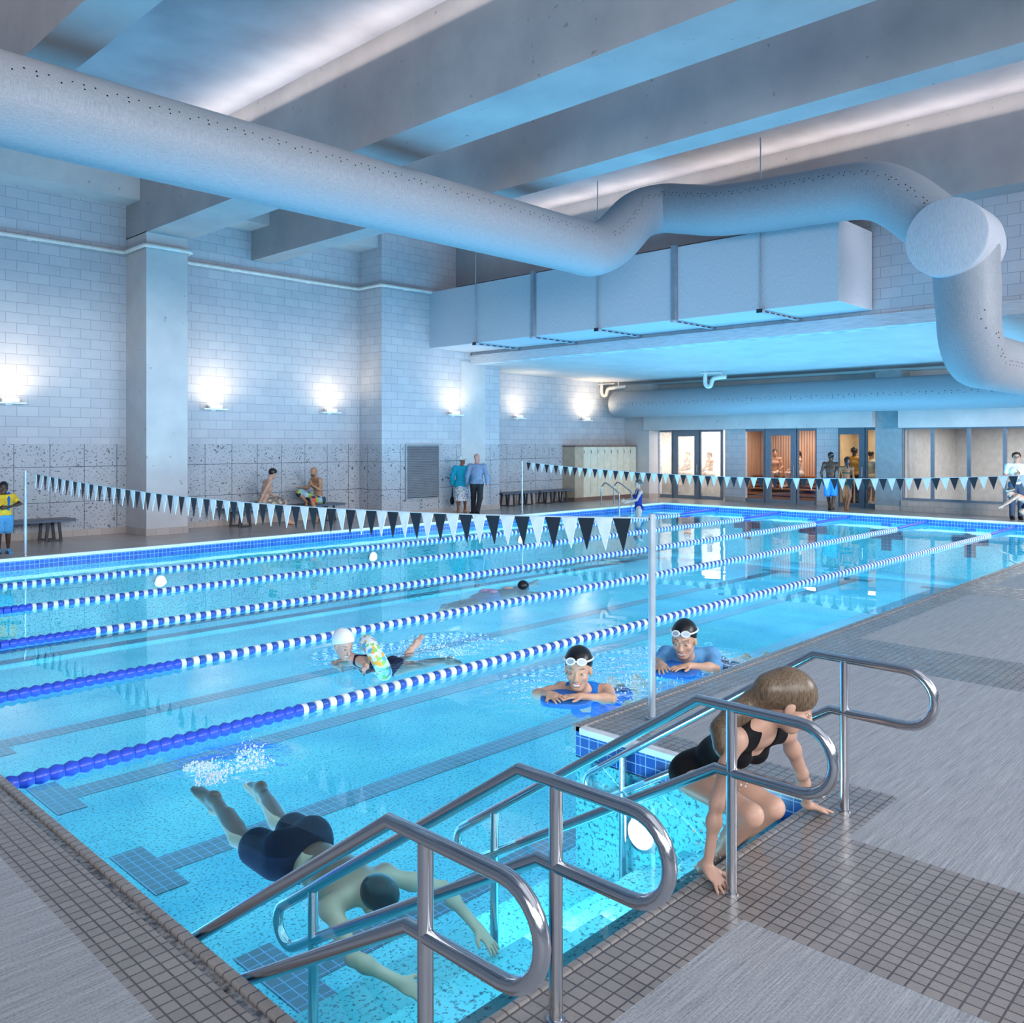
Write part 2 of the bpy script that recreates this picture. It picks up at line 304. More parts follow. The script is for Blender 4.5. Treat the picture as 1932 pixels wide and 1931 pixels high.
def shell():
    # ---- deck floor: concrete panels, mosaic bands, far tile
    d=MB(); CO,MO,FD,WH,GU=0,1,2,3,4
    def flat(x0,x1,y0,y1,m,z=0):
        if x1>x0 and y1>y0: d.quad((x0,y0,z),(x1,y0,z),(x1,y1,z),(x0,y1,z),m=m)
    bands=[(3.25,4.28),(7.76,8.77),(12.3,13.3),(16.8,17.8),(21.3,22.3)]
    # near strip (left of the pool end)
    flat(-6,1.30,RY0-.30,22,CO); flat(1.30,1.535,RY0-.30,22,MO); 
    # right deck
    def right(x0,x1,y0,y1):
        xs=sorted(set([x0,x1]+[b for bb in bands for b in bb if x0<b<x1]))
        for a,b in zip(xs,xs[1:]):
            inb=any(bb[0]<=(a+b)/2<=bb[1] for bb in bands)
            flat(a,b,y0,y1,MO if inb else CO)
    right(-6,4.97,-9,RY0-.30)
    flat(1.535,RX1,RY0-.30,RY0,MO)
    flat(RX1,4.97,RY0-.30,PY0-.31,MO)
    right(4.97,28.5,-9,PY0-.31)
    flat(RX1,26.2,PY0-.31,PY0-.04,MO)
    # far and left decks
    flat(PX1+.04,28.5,PY0-.31,22,FD); flat(1.52,PX1+.04,PY1+.04,22,FD)
    d.obj('floor',[M['broom'],M['mosaic'],M['fardeck'],M['coping'],M['gutter']],kind='structure')
    # ---- coping lips
    c=MB()
    c.box(1.53,1.58,RY0,22,-.03,-.006,m=2)               # wet channel behind the near lip
    c.box(1.575,1.622,RY0,PY1,-.05,.010,m=1)              # near lip
    c.box(1.52,PX1+.04,PY1-.035,PY1+.04,-.05,.008,m=0)    # left lip (white)
    c.box(PX1-.035,PX1+.04,PY0,PY1,-.05,.008,m=0)         # far lip
    c.box(RX1,PX1,PY0-.05,PY0+.03,-.04,.010,m=1)          # right lip
    c.box(RX1-.03,RX1+.04,RY0,PY0-.05,-.04,.008,m=0)      # recess wall lip
    c.box(PX0+.02,RX1,RY0-.02,RY0+.02,-.05,.006,m=1)      # recess back lip
    c.obj('trim_1',[M['coping'],M['mosaic'],M['gutter']],kind='structure',bevel=.008)
    # ---- basin
    b=MB(); PL,PW,BL,DK,LT,CT=range(6)
    b.quad((PX0,PY0-.6,ZF),(PX1,PY0-.6,ZF),(PX1,PY1,ZF),(PX0,PY1,ZF),m=PL)
    def wall(p,q,z1=-.21,bottom=ZF):
        b.quad((p[0],p[1],bottom),(q[0],q[1],bottom),(q[0],q[1],z1),(p[0],p[1],z1),m=PW)
        b.quad((p[0],p[1],z1),(q[0],q[1],z1),(q[0],q[1],z1+.012),(p[0],p[1],z1+.012),m=DK)
        b.quad((p[0],p[1],z1+.012),(q[0],q[1],z1+.012),(q[0],q[1],-.0),(p[0],p[1],-.0),m=BL)
    wall((PX0,PY1),(PX1,PY1)); wall((PX1,PY1),(PX1,PY0)); wall((PX1,PY0),(RX1,PY0)); wall((RX1,PY0),(RX1,RY0)); wall((RX1,RY0),(PX0,RY0)); wall((PX0,RY0),(PX0,PY1))
    # stair treads in the recess
    y=RY0
    for k,z in enumerate((-.20,-.39,-.58,-.77,-.95)):
        y2=[2.40,2.70,3.0,3.3,PY0][k]
        b.quad((PX0,y,z),(RX1,y,z),(RX1,y2,z),(PX0,y2,z),m=PL)
        zb=[-.39,-.58,-.77,-.95,ZF][k]
        b.quad((PX0,y2,zb),(RX1,y2,zb),(RX1,y2,z),(PX0,y2,z),m=PL)
        y=y2
    # lane marks on the floor and targets on the far wall
    for k in range(6):
        yc=5.02+2.11*k; z=ZF+.004
        b.quad((3.1,yc-.15,z),(22.4,yc-.15,z),(22.4,yc+.15,z),(3.1,yc+.15,z),m=LT)
        for x in (3.1,22.4): b.quad((x-.14,yc-.45,z+.002),(x+.14,yc-.45,z+.002),(x+.14,yc+.45,z+.002),(x-.14,yc+.45,z+.002),m=LT)
        X=PX1-.004; yt=4.95+2.12*k
        b.quad((X,yt-.14,-.98),(X,yt+.14,-.98),(X,yt+.14,-.22),(X,yt-.14,-.22),m=CT)
        b.quad((X-.002,yt-.44,-.66),(X-.002,yt+.44,-.66),(X-.002,yt+.44,-.42),(X-.002,yt-.44,-.42),m=CT)
    b.quad((PX0,PY0+.02,ZF+.003),(PX1,PY0+.02,ZF+.003),(PX1,PY0+.2,ZF+.003),(PX0,PY0+.2,ZF+.003),m=LT)
    b.quad((PX0,PY1-.3,ZF+.003),(PX1,PY1-.3,ZF+.003),(PX1,PY1-.02,ZF+.003),(PX0,PY1-.02,ZF+.003),m=LT)
    b.obj('pool_floor',[M['plaster'],M['poolwall'],M['bluetile'],M['darkline'],M['lanetile'],M['crosstile']],kind='structure')
    w=MB(); n=1
    w.quad((PX0+.001,PY0,ZW),(PX1-.001,PY0,ZW),(PX1-.001,PY1-.001,ZW),(PX0+.001,PY1-.001,ZW)); w.quad((PX0+.001,RY0+.001,ZW),(RX1-.001,RY0+.001,ZW),(RX1-.001,PY0,ZW),(PX0+.001,PY0,ZW))
    w.obj('water',M['water'],kind='structure')
    # ---- left wall with stone wainscot
    WY,PYW=19.44,18.45
    a=MB(); BLK,ST=0,1
    def lw(x0,x1,y,z1):
        a.quad((x0,y,1.96),(x1,y,1.96),(x1,y,z1),(x0,y,z1),m=BLK); a.quad((x0,y,.14),(x1,y,.14),(x1,y,1.96),(x0,y,1.96),m=ST)
    lw(-8,14.24,WY,8.1); lw(14.24,18.66,PYW,8.1); lw(18.66,26.95,WY,4.4)
    for x in (14.24,18.66):
        a.quad((x,PYW,1.96),(x,WY,1.96),(x,WY,8.1),(x,PYW,8.1),m=BLK); a.quad((x,PYW,.14),(x,WY,.14),(x,WY,1.96),(x,PYW,1.96),m=ST)
    a.obj('wall_left',[M['block'],M['stone']],kind='structure')
    s=MB(); 
    for x0,x1,y in ((-8,14.22,WY),(14.22,18.68,PYW),(18.68,22.7,WY)): s.box(x0,x1,y-.02,y+.01,0,.14)
    s.box(14.22,14.25,PYW,WY,0,.14); s.box(18.65,18.68,PYW,WY,0,.14)
    s.obj('baseboard_left',M['skirt'],kind='structure')
    # columns
    def column(name,x0,x1,y0,y1,z1,mat='conc',plinth=True):
        q=MB(); q.box(x0,x1,y0,y1,.15 if plinth else 0,z1,m=0)
        if plinth: q.box(x0-.012,x1+.012,y0-.012,y1,0,.15,m=1)
        return q.obj(name,[M[mat],M['skirt']],kind='structure')
    column('column',7.96,8.87,PYW-.05,WY,BB+.02)
    column('column',17.08,18.05,PYW-.02,WY,4.35,plinth=True)
    column('column',26.2,27.0,9.42,10.17,4.3,'concdark')
    column('column',26.3,27.0,18.35,19.6,4.3)
    # ---- ceiling, beams
    g=MB(); g.quad((-8,-9,ROOF),(-8,22,ROOF),(17.6,22,ROOF),(17.6,-9,ROOF)); g.obj('ceiling',M['ceil'],kind='structure')
    for x0,x1,zb in ((3.37,3.92,BB),(7.96,8.93,BB),(11.0,11.52,BB),(16.88,17.55,BB)):
        q=MB(); q.box(x0,x1,-9,WY,zb,ROOF+.02); q.obj('ceiling_beam',M['beam'],kind='structure')
    q=MB(); q.box(-8,14.24,18.72,WY,7.2,ROOF+.02); q.box(8.87,14.24,18.60,WY,7.19,ROOF); q.obj('ceiling_beam',M['conc'],kind='structure')
    # ---- upper far wall above the low ceiling
    u=MB(); u.quad((17.5,-9,4.53),(17.5,PYW,4.53),(17.5,PYW,BB+.1),(17.5,-9,BB+.1)); u.obj('wall_upper',M['block'],kind='structure')
    u=MB(); u.box(17.44,17.9,-9,WY,4.28,4.53); u.obj('trim_2',M['board'],kind='structure')
    u=MB(); u.quad((17.8,-9,4.29),(17.8,19.6,4.29),(27.2,19.6,4.12),(27.2,-9,4.12)); u.obj('ceiling_low',M['conc'],kind='structure')
    # ---- far wall: lintel, piers, plinth
    f=MB(); X=26.9
    f.box(25.95,27.2,10.17,18.35,2.46,3.2,m=0); f.box(25.95,27.2,-9,9.42,2.43,3.2,m=0); f.box(26.9,27.3,-9,20,3.1,4.2,m=0)
    for y0,y1 in ((15.0-.02,15.7-.0),(11.75,12.4)): f.box(X,X+.15,y0-.15,y1-.1,0.15,2.46,m=1)
    f.box(X,X+.15,18.3,18.9,0.15,2.46,m=1)
    f.box(26.17,26.3,-9,9.42,0,.32,m=2)
    for y0,y1 in ((14.83,15.6),(11.6,12.3),(18.3,18.9)): f.box(X-.01,X+.15,y0,y1,0,.15,m=2)
    f.obj('wall_far',[M['conc'],M['block'],M['skirt']],kind='structure')
    # ---- rooms behind the glass
    def room(name,x0,x1,y0,y1,z1,mw,bench=None):
        r=MB()
        r.quad((x1,y0,0),(x1,y1,0),(x1,y1,z1),(x1,y0,z1),m=0); r.quad((x0,y0,0),(x1,y0,0),(x1,y0,z1),(x0,y0,z1),m=0); r.quad((x0,y1,0),(x1,y1,0),(x1,y1,z1),(x0,y1,z1),m=0)
        r.quad((x0,y0,z1),(x1,y0,z1),(x1,y1,z1),(x0,y1,z1),m=0); r.quad((x0,y0,.002),(x1,y0,.002),(x1,y1,.002),(x0,y1,.002),m=1)
        return r.obj(name,[M[mw],M['roomfloor']],kind='structure')
    room('steam_room',27.05,29.4,15.6,19.3,2.6,'steamwall'); room('sauna_room',27.05,29.2,12.25,15.5,2.6,'cedar'); room('lobby_room',27.05,29.6,9.6,12.2,2.6,'beige'); room('studio_room',26.45,31,-2,9.4,2.6,'greywall')
shell()

# ------------------------------------------------------------------ windows and doors on the far side
def framed(name,kind_label,x,y0,y1,z0,z1,glass,fr=.07,door=False,kick=.12):
    """frame + pane between y0..y1 on the plane x"""
    f=MB(); f.box(x-.03,x+.05,y0,y0+fr,z0,z1); f.box(x-.03,x+.05,y1-fr,y1,z0,z1); f.box(x-.03,x+.05,y0+fr,y1-fr,z1-fr,z1); f.box(x-.03,x+.05,y0+fr,y1-fr,z0,z0+kick)
    o=f.obj(name,M['frame'],kind='structure')
    p=MB(); p.quad((x,y0+fr,z0+kick),(x,y1-fr,z0+kick),(x,y1-fr,z1-fr),(x,y0+fr,z1-fr)); p.obj('pane',M[glass],o)
    if door:
        h=MB(); yh=y0+.09; h.tube([(x-.07,yh,.95),(x-.07,yh,1.25)],.012,8); h.tube([(x-.03,yh,.98),(x-.07,yh,.98)],.008,8); h.tube([(x-.03,yh,1.22),(x-.07,yh,1.22)],.008,8); h.obj('handle',M['steel'],o)
    return o
wn=[0]; dn=[0]
def win(*a,**k): wn[0]+=1; return framed('window_%d'%wn[0],'',*a,**k)
def door(*a,**k): dn[0]+=1; return framed('door_%d'%dn[0],'',*a,door=True,**k)
X=26.95
win(X,17.73,18.62,0,2.46,'steam'); door(X,16.62,17.75,0,2.46,'steam',fr=.22); win(X,15.72,16.64,0,2.46,'steam')
win(X,14.10,15.02,0,2.46,'glass'); door(X,12.98,14.12,0,2.46,'glass',fr=.22); win(X,12.28,13.0,0,2.46,'glass')
door(X,10.75,11.78,0,2.46,'glass',fr=.2); win(X,10.2,10.77,0,2.46,'glass')
ys=[9.42,8.58,7.62,6.72,5.8,4.9,4.0,3.1,2.2]
for a,b in zip(ys,ys[1:]): win(26.28,b,a,.32,2.44,'glass',fr=.045,kick=.07)
# benches inside the sauna and steam room
t=thing('sauna_bench','two-tier cedar bench inside the warm sauna behind the glass','bench',(28.6,13.5,0))
for k,(x0,z) in enumerate(((28.05,.42),(28.6,.85))):
    b=MB()
    for i in range(5): b.box(x0+i*.115,x0+i*.115+.1,12.3,15.45,z-.04,z)
    b.obj('seat',M['cedarbench'],t)
    b=MB()
    for i in range(int(z/.14)): b.box(x0+.02,x0+.05,12.3,15.45,.04+i*.14,.14+i*.14)
    b.obj('riser',M['cedarbench'],t)
b=MB(); b.box(28.2,29.35,15.65,19.25,0,.72); b.box(28.15,29.35,15.65,19.25,.72,.78); tag(b.obj('steam_bench',M['greywall']),'long pale bench inside the misty steam room','bench')
# ------------------------------------------------------------------ air ducts
def catmull(P,n=8):
    P=[V(p) for p in P]; Q=[P[0]*2-P[1]]+P+[P[-1]*2-P[-2]]; out=[]
    for i in range(1,len(Q)-2):
        a,b,c,d=Q[i-1],Q[i],Q[i+1],Q[i+2]
        for k in range(n):
            t=k/n; out.append(.5*((2*b)+(c-a)*t+(2*a-5*b+4*c-d)*t*t+(3*b-a-3*c+d)*t**3))
    out.append(Q[-2]); return out
def holes(path,r,side,name,parent,step=.17,dot=.011,skip0=0):
    """little dark dots in a repeating stagger along a duct; side(i) gives the outward direction"""
    b=MB(); pts=[V(p) for p in path]; L=[0]
    for a,c in zip(pts,pts[1:]): L.append(L[-1]+(c-a).length)
    d=skip0; k=0; i=0
    pat=(0,.035,-.02,.02,None)
    while d<L[-1]-.05:
        while L[i+1]<d: i+=1
        f=(d-L[i])/(L[i+1]-L[i]); p=pts[i].lerp(pts[i+1],f); t=(pts[i+1]-pts[i]).normalized()
        o=V(side(p)); o=(o-t*o.dot(t)).normalized(); w=t.cross(o)
        offs=[(.03,-.03),(-.03,),(.03,),(-.03,)][k%4]
        for of in offs:
            q=(o*r+w*of).normalized()*(r+.003); n0=len(b.v); e1=t; e2=q.normalized().cross(t)
            for a in range(8): b.v.append(tuple(p+q+(e1*math.cos(a*PI/4)+e2*math.sin(a*PI/4))*dot))
            b.f.append(tuple(range(n0,n0+8))); b.m.append(0)
        k+=1; d+=step
    o=b.obj(name,M['hole'],parent); o['kind']='stuff'; return o
t=thing('air_duct','huge pale round fabric air duct sweeping over the pool, then snaking over the boxy duct','duct',(-3,10.45,5.67))
YD,ZD=10.45,5.67
run=[(-5,YD,ZD),(0,YD,ZD),(4,YD,ZD),(8,YD,ZD),(12.6,YD,ZD)]
MB().tube(run,.5,40).obj('straight_run',M['duct'],t,smooth=True)
bend=catmull([(12.55,YD,ZD),(13.1,YD,ZD+.01),(13.8,YD+.04,5.98),(14.75,YD+.14,6.66),(15.3,10.36,6.88),(15.4,9.8,6.78),(15.4,9.05,6.62),(15.4,8.06,6.54),(15.4,7.14,6.5),(15.4,6.3,6.45),(15.4,5.85,6.33),(15.4,5.45,6.06),(15.4,5.06,5.68),(15.4,4.75,5.35)],8)
MB().tube(bend,.5,40).obj('bend',M['duct'],t,smooth=True)
d=MB(); d.lathe((14.75,4.62,5.25),(1,0,0),[(0,.0),(0,.60),(.015,.625),(.9,.63),(1.15,.58),(1.35,.42),(1.45,.2)],40,cap=False); d.obj('end_drum',M['rect'],t,smooth=True)
drop=[(15.35,4.5,5.2),(15.35,4.5,4.9),(15.35,4.48,4.5),(15.35,4.46,4.05)]
for k in range(1,9):
    a=k/8*PI/2; drop.append((15.35+.62*(1-math.cos(a)),4.46,4.05-.68*math.sin(a)))
drop += [(17.0,4.46,3.37),(20,4.46,3.37),(24.5,4.46,3.37)]
MB().tube(drop,[.5]*3+[.475]*(len(drop)-3),36).obj('drop_pipe',M['duct'],t,smooth=True)
side=lambda p:(0,-.92,.40)
holes([run[0],(12.7,YD,ZD)],.5,side,'vent_holes',t,.12)
holes(bend[10:-6],.5,lambda p:(-.8 if p.x>14.6 else -.3*max(0,p.x-13),-.75 if p.x<15.3 else -.2,.35),'vent_holes',t,.09)
holes(drop[2:],.475,lambda p:(-.75,-.66,0.0) if p.z>3.8 else (-.3,-.95,-.15),'vent_holes',t,.09)
t=thing('air_duct','long pale round duct running above the steam room and sauna doors','duct',(25,18.3,3.35))
MB().tube([(24.95,18.75,3.36),(24.95,14,3.36),(24.95,8,3.36),(24.95,-6,3.36)],.47,36,cap=False).obj('straight_run',M['duct'],t,smooth=True)
MB().lathe((24.95,18.75,3.36),(0,1,0),[(0,.47),(.06,.46),(.10,.43),(.12,0)],36,cap=False).obj('end_cap',M['duct'],t,smooth=True)
holes([(24.95,18.4,3.36),(24.95,-4,3.36)],.47,lambda p:(-1,0,-.05),'vent_holes',t,.16,.012)
# rectangular duct with its trapeze hangers
t=thing('rectangular_duct','boxy pale rectangular duct hung along the upper far wall','duct',(16.7,12.9,4.62))
b=MB(); b.box(15.9,17.46,6.84,18.95,4.62,6.18); b.obj('duct_body',M['rect'],t,bevel=.01)
for i,y in enumerate((18.7,16.55,14.53,12.49,10.44,8.40)):
    rod=i in (1,3,5)
    h=MB(); h.box(15.80,17.48,y-.045,y+.045,4.565,4.615); 
    for k in range(6): h.box(15.95+k*.24,16.1+k*.24,y-.047,y-.046,4.575,4.6,m=1)
    h.obj('hanger_strut',[M['strut'],M['dark_cap']],t)
    if rod:
        MB().tube([(15.85,y,4.56),(15.85,y,8.02)],.014,8).obj('hanger_rod',M['galv'],t)
        h=MB(); h.box(15.79,15.81,y-.06,y+.06,4.555,4.63); h.obj('hanger_cap',M['dark_cap'],t)
    else:
        h=MB(); h.box(15.84,15.89,y-.05,y+.05,4.6,6.22); h.box(15.88,15.895,y-.09,y-.05,4.6,6.2); h.obj('hanger_channel',M['galv'],t)
# painted pipe along the left wall
t=thing('sprinkler_pipe','thin white pipe running high along the left block wall and around the column','pipe',(0,19.4,6.16))
MB().tube([(-6,19.37,6.16),(7.86,19.37,6.16),(7.9,19.3,6.16),(7.9,18.37,6.17),(7.94,18.33,6.17),(8.9,18.33,6.17),(8.94,18.37,6.17),(8.94,18.5,6.17)],.045,10).obj('pipe_run',M['pipe'],t,smooth=True)
MB().tube([(8.9,19.37,6.16),(14.1,19.37,6.16),(14.17,19.3,6.16),(14.17,18.42,6.16),(14.22,18.38,6.16),(17.3,18.38,6.18)],.045,10).obj('pipe_run',M['pipe'],t,smooth=True)
for x,y in ((3,19.41),(6,19.41),(10.5,19.41),(12.6,19.41),(15,18.42)):
    MB().lathe((x,y,6.16),(0,1,0),[(-.045,.06),(.03,.06)],12).obj('pipe_clip',M['pipe'],t)
# small drain pipes under the low ceiling
for x,y,lab,L in ((25.0,19.35,'white trap pipe by the end of the long round duct',1.1),(23.6,14.25,'white trap pipe hanging from the low ceiling over the long duct',.55)):
    t=thing('drain_pipe',lab,'pipe',(x,y,4.1))
    zc=4.29-.017*(x-17.8)
    MB().tube(catmull([(x-.2,y,zc+.02),(x-.2,y,zc-.35),(x-.18,y-.06,zc-.46),(x-.15,y-.16,zc-.45),(x-.13,y-.2,zc-.3),(x-.1,y-.28,zc-.22),(x,y-.28-L*.6,zc-.19)],5),.065,12).obj('trap',M['pipe'],t,smooth=True)
    b=MB(); b.tube([(x-.05,y-.3-L*.3,zc-.19),(x-.05,y-.3-L*.3,zc+.02)],.02,8); b.tube([(x-.3,y+.1,zc-.06),(x-.1,y-.5,zc-.06)],.018,8); b.obj('bracket',M['pipe'],t)

# ------------------------------------------------------------------ sconces
for i,(x,y,w) in enumerate(((5.62,19.43,'first from the near end of the left wall'),(10.0,19.43,'just right of the big pale column'),(13.25,19.43,'beside the projecting wall return'),(16.75,18.44,'left of the far pale column'),(20.45,19.43,'above the pair of dark benches'),(23.9,19.43,'above the cream lockers'))):
    t=thing('wall_sconce','slim white uplight sconce '+w,'wall light',(x,y,2.8),group='uplight sconces on the left wall')
    b=MB(); b.box(x-.30,x+.30,y-.16,y-.02,2.765,2.80); b.obj('shelf',M['white'],t,bevel=.006)
    b=MB(); b.box(x-.16,x+.16,y-.15,y-.03,2.802,2.87); b.obj('housing',M['white'],t)
    b=MB(); b.box(x-.15,x+.15,y-.14,y-.04,2.871,2.876); b.obj('lens',M['sconce'],t)
    b=MB(); b.box(x-.06,x+.06,y-.02,y+.005,2.74,2.84); b.obj('back_plate',M['white'],t)

# ------------------------------------------------------------------ louvre, lockers, benches
t=thing('louver_vent','large grey louvred vent set into the speckled stone wall','vent',(15.6,18.42,.45))
f=MB()
for a in ((15.02,15.06,.44,1.95),(16.19,16.23,.44,1.95)): f.box(a[0],a[1],18.40,18.46,a[2],a[3])
f.box(15.06,16.19,18.40,18.46,1.91,1.95); f.box(15.06,16.19,18.40,18.46,.44,.48); f.obj('frame',M['louver'],t)
f=MB()
for k in range(30):
    z=.5+k*.047; f.quad((15.06,18.405,z),(16.19,18.405,z),(16.19,18.445,z+.04),(15.06,18.445,z+.04))
f.box(15.06,16.19,18.447,18.449,.48,1.91,m=1); f.obj('slats',[M['louver'],M['dark_cap']],t)
t=thing('locker_bank','cream bank of tall lockers in the far left corner','lockers',(24.8,19.1,0))
b=MB(); b.box(23.2,26.24,18.9,19.43,.13,1.86,m=0); b.box(22.75,23.2,18.9,19.43,.13,1.86,m=1); b.obj('carcass',[M['locker'],M['lockerside']],t)
b=MB(); b.box(22.73,26.26,18.87,19.43,1.862,1.91); b.obj('top',M['brown'],t)
b=MB(); b.box(22.76,26.24,18.92,19.43,0,.13); b.obj('plinth',M['brown'],t)
for k in range(8):
    x0=23.2+k*.38; b=MB(); b.box(x0+.006,x0+.374,18.882,18.9,.14,1.85); dd=b.obj('door',M['locker'],t)
    b=MB(); b.box(x0+.02,x0+.035,18.872,18.882,1.63,1.75); b.box(x0+.02,x0+.035,18.872,18.882,.92,1.0); b.obj('handle',M['dark_cap'],dd)
def bench(x0,x1,y0,y1,label,grp):
    t=thing('bench',label,'bench',((x0+x1)/2,(y0+y1)/2,0),group=grp)
    b=MB(); b.box(x0,x1,y0,y1,.405,.44); b.obj('seat',M['blackwood'],t,bevel=.006)
    b=MB(); b.box(x0,x1,y0-.012,y0,.385,.435); b.obj('edge_trim',M['benchedge'],t)
    for xa in (x0+.32,x1-.55):
        l=MB()
        for sgn,yy in ((0,y0+.06),(0,y1-.1)):
            l.obox((xa+.02,yy,.2),((1,0,-.1),(0,1,0),(.1,0,1)),(.025,.02,.205)); l.obox((xa+.26,yy,.2),((1,0,.1),(0,1,0),(-.1,0,1)),(.025,.02,.205))
        l.box(xa,xa+.3,y0+.04,y1-.08,.385,.405); l.box(xa+.04,xa+.24,y0+.04,y0+.08,0,.03); l.box(xa+.04,xa+.24,y1-.12,y1-.08,0,.03)
        l.obj('leg',M['benchleg'],t)
bench(3.75,6.67,18.75,19.3,'dark slab bench near the boy in yellow','dark benches along the left wall')
bench(10.0,13.26,18.72,19.3,'dark slab bench with two seated men','dark benches along the left wall')
bench(19.25,20.95,18.9,19.38,'dark slab bench nearest the wall corner left of the lockers','dark benches along the left wall')
bench(21.02,22.66,18.9,19.38,'dark slab bench right beside the cream lockers','dark benches along the left wall')
bench(28.2,30.0,6.7,7.25,'dark bench inside the glazed studio room',None)

# ------------------------------------------------------------------ stair handrails
def arc(c,r,a0,a1,n=7): return [(c[0]+r*math.cos(a0+(a1-a0)*k/n),c[1]+r*math.sin(a0+(a1-a0)*k/n)) for k in range(n+1)]
for i,(x,w) in enumerate(((1.66,'nearest the pool end wall'),(2.24,'second from the near pool edge'),(3.41,'in front of the climbing woman'),(4.59,'along the far side of the steps'))):
    t=thing('stair_handrail','polished steel looped handrail on the pool steps, '+w,'handrail',(x,1.945,0),group='stainless handrails of the pool steps')
    R=.0245; z1,z0=.81,.525; rr=(z1-z0)/2; sl=.675
    loop=[(2.11,z1)]+arc((1.63,(z0+z1)/2),rr,PI/2,3*PI/2,12)+[(2.02,z0)]
    yl=3.55; top=lambda y:z1-(y-2.11)*sl
    low=lambda y:z0-(y-2.02)*sl
    ang=math.atan(sl); n=(math.sin(ang),math.cos(ang)); dv=(math.cos(ang),-math.sin(ang))
    ptop=(yl+.12,top(yl+.12)); g=(z1-z0-.09*sl)*math.cos(ang); rl=g/2
    c=(ptop[0]-n[0]*rl,ptop[1]-n[1]*rl)
    a0=math.atan2(n[1],n[0]); end=arc(c,rl,a0,a0-PI,12)
    path=[(2.11,z1),*end,(2.02,z0)]
    pts=loop+list(reversed(end))  # deck loop then lower loop, closed ring
    ring=[(x,p[0],p[1]) for p in [(2.11,z1)]+loop[1:-1]+[(2.02,z0)]+list(reversed(end))]
    MB().tube(ring,R,16,closed=True).obj('rail_loop',M['steel'],t,smooth=True)
    MB().tube([(x,1.945,-.012),(x,1.945,z1-.01)],R*.98,16).obj('post',M['steel'],t,smooth=True)
    yp=3.41; MB().tube([(x,yp,-.96),(x,yp,top(yp)-.01)],R*.98,16).obj('post',M['steel'],t,smooth=True)
    MB().lathe((x,1.945,0),(0,0,1),[(0,.034),(.006,.034),(.009,.026)],16).obj('base_ring',M['steel'],t,smooth=True)
# ladder grab rails at the far left corner
t=thing('pool_ladder','pair of bent steel ladder rails on the far pool corner','ladder',(22.3,16.7,0))
for x in (21.9,22.55):
    MB().tube(catmull([(x,17.1,0),(x,17.1,.5),(x,17.02,.68),(x,16.9,.72),(x,16.55,.52),(x,16.42,.42),(x,16.40,.2),(x,16.40,-.9)],6),.022,10).obj('grab_rail',M['steel'],t,smooth=True)
for z in (-.35,-.6,-.85):
    b=MB(); b.box(21.9,22.55,16.37,16.45,z-.015,z+.015); b.obj('step',M['steel'],t)

# ------------------------------------------------------------------ pennant lines
def sag_line(pts):
    def f(y):
        for (a,za),(b,zb) in zip(pts,pts[1:]):
            if min(a,b)-1e-6<=y<=max(a,b)+1e-6: u=(y-a)/(b-a); return za+(zb-za)*u
        return pts[-1][1]
    return f
def smooth_sag(y0,z0,y1,z1,s,ym=None):
    # parabola through the ends with sag s below the chord at the middle
    return lambda y: z0+(z1-z0)*((y-y0)/(y1-y0))-4*s*((y-y0)/(y1-y0))*(1-(y-y0)/(y1-y0))
def pennants(x,ya,yb,f,pitch,h,label,posts,off):
    t=thing('pennant_line',label,'pennants',(x,ya,f(ya)))
    n=40; MB().tube([(x,posts[0]+(posts[1]-posts[0])*k/n,f(posts[0]+(posts[1]-posts[0])*k/n)) for k in range(n+1)],.006,6).obj('cord',M['rope'],t)
    N=int((yb-ya)/pitch); w=pitch*.49
    mes=[]
    for nm,mm in (('white',M['pwhite']),('black',M['pblack'])):
        b=MB(); b.quad((-.003,-w,0),(-.003,w,0),(-.003,.0,-h)); b.quad((.003,w,0),(.003,-w,0),(.003,0,-h))
        b.quad((-.003,-w,0),(.003,-w,0),(.003,0,-h),(-.003,0,-h)); b.quad((-.003,w,0),(-.003,0,-h),(.003,0,-h),(.003,w,0)); b.quad((-.003,-w,0),(-.003,w,0),(.003,w,0),(.003,-w,0)); mes.append(b.data('pennant_'+nm,mm))
    for k in range(N):
        y=ya+pitch*(k+.5); o=link('pennant',mes[(k+off)%2],t); o.location=(x,y,f(y)); o.rotation_euler=(math.atan((f(y+.01)-f(y-.01))/.02),random.uniform(-.06,.06),0)
        o['label']=('charcoal' if (k+off)%2 else 'white')+' triangular pennant'
pennants(5.15,3.75,16.55,smooth_sag(3.58,1.432,16.80,1.47,.17),.167,.245,'near string of white and charcoal pennants across the pool',(3.58,16.80),1)
pennants(18.32,3.6,17.1,smooth_sag(3.5,1.43,17.2,1.452,.255),.172,.25,'far string of white and charcoal pennants across the pool',(3.5,17.2),0)
for x,y,w,h in ((5.165,3.58,'right side of the pool beside the steps',1.462),(5.13,16.81,'left pool edge by the boy in yellow',1.49),(18.34,17.21,'left pool edge before the dark benches',1.475),(18.34,3.5,'right edge of the pool at the far end',1.475)):
    t=thing('pennant_post','slim pale steel pennant post on the '+w,'post',(x,y,0),group='pennant posts')
    MB().tube([(x,y,0),(x,y,h)],.026,14).obj('pole',M['postpaint'],t,smooth=True)
    MB().lathe((x,y,0),(0,0,1),[(0,.045),(.012,.045),(.02,.03)],14).obj('base',M['steel'],t,smooth=True)
    MB().tube([(x-.03,y,h-.035),(x+.03,y,h-.035)],.008,8).obj('eyelet',M['steel'],t)

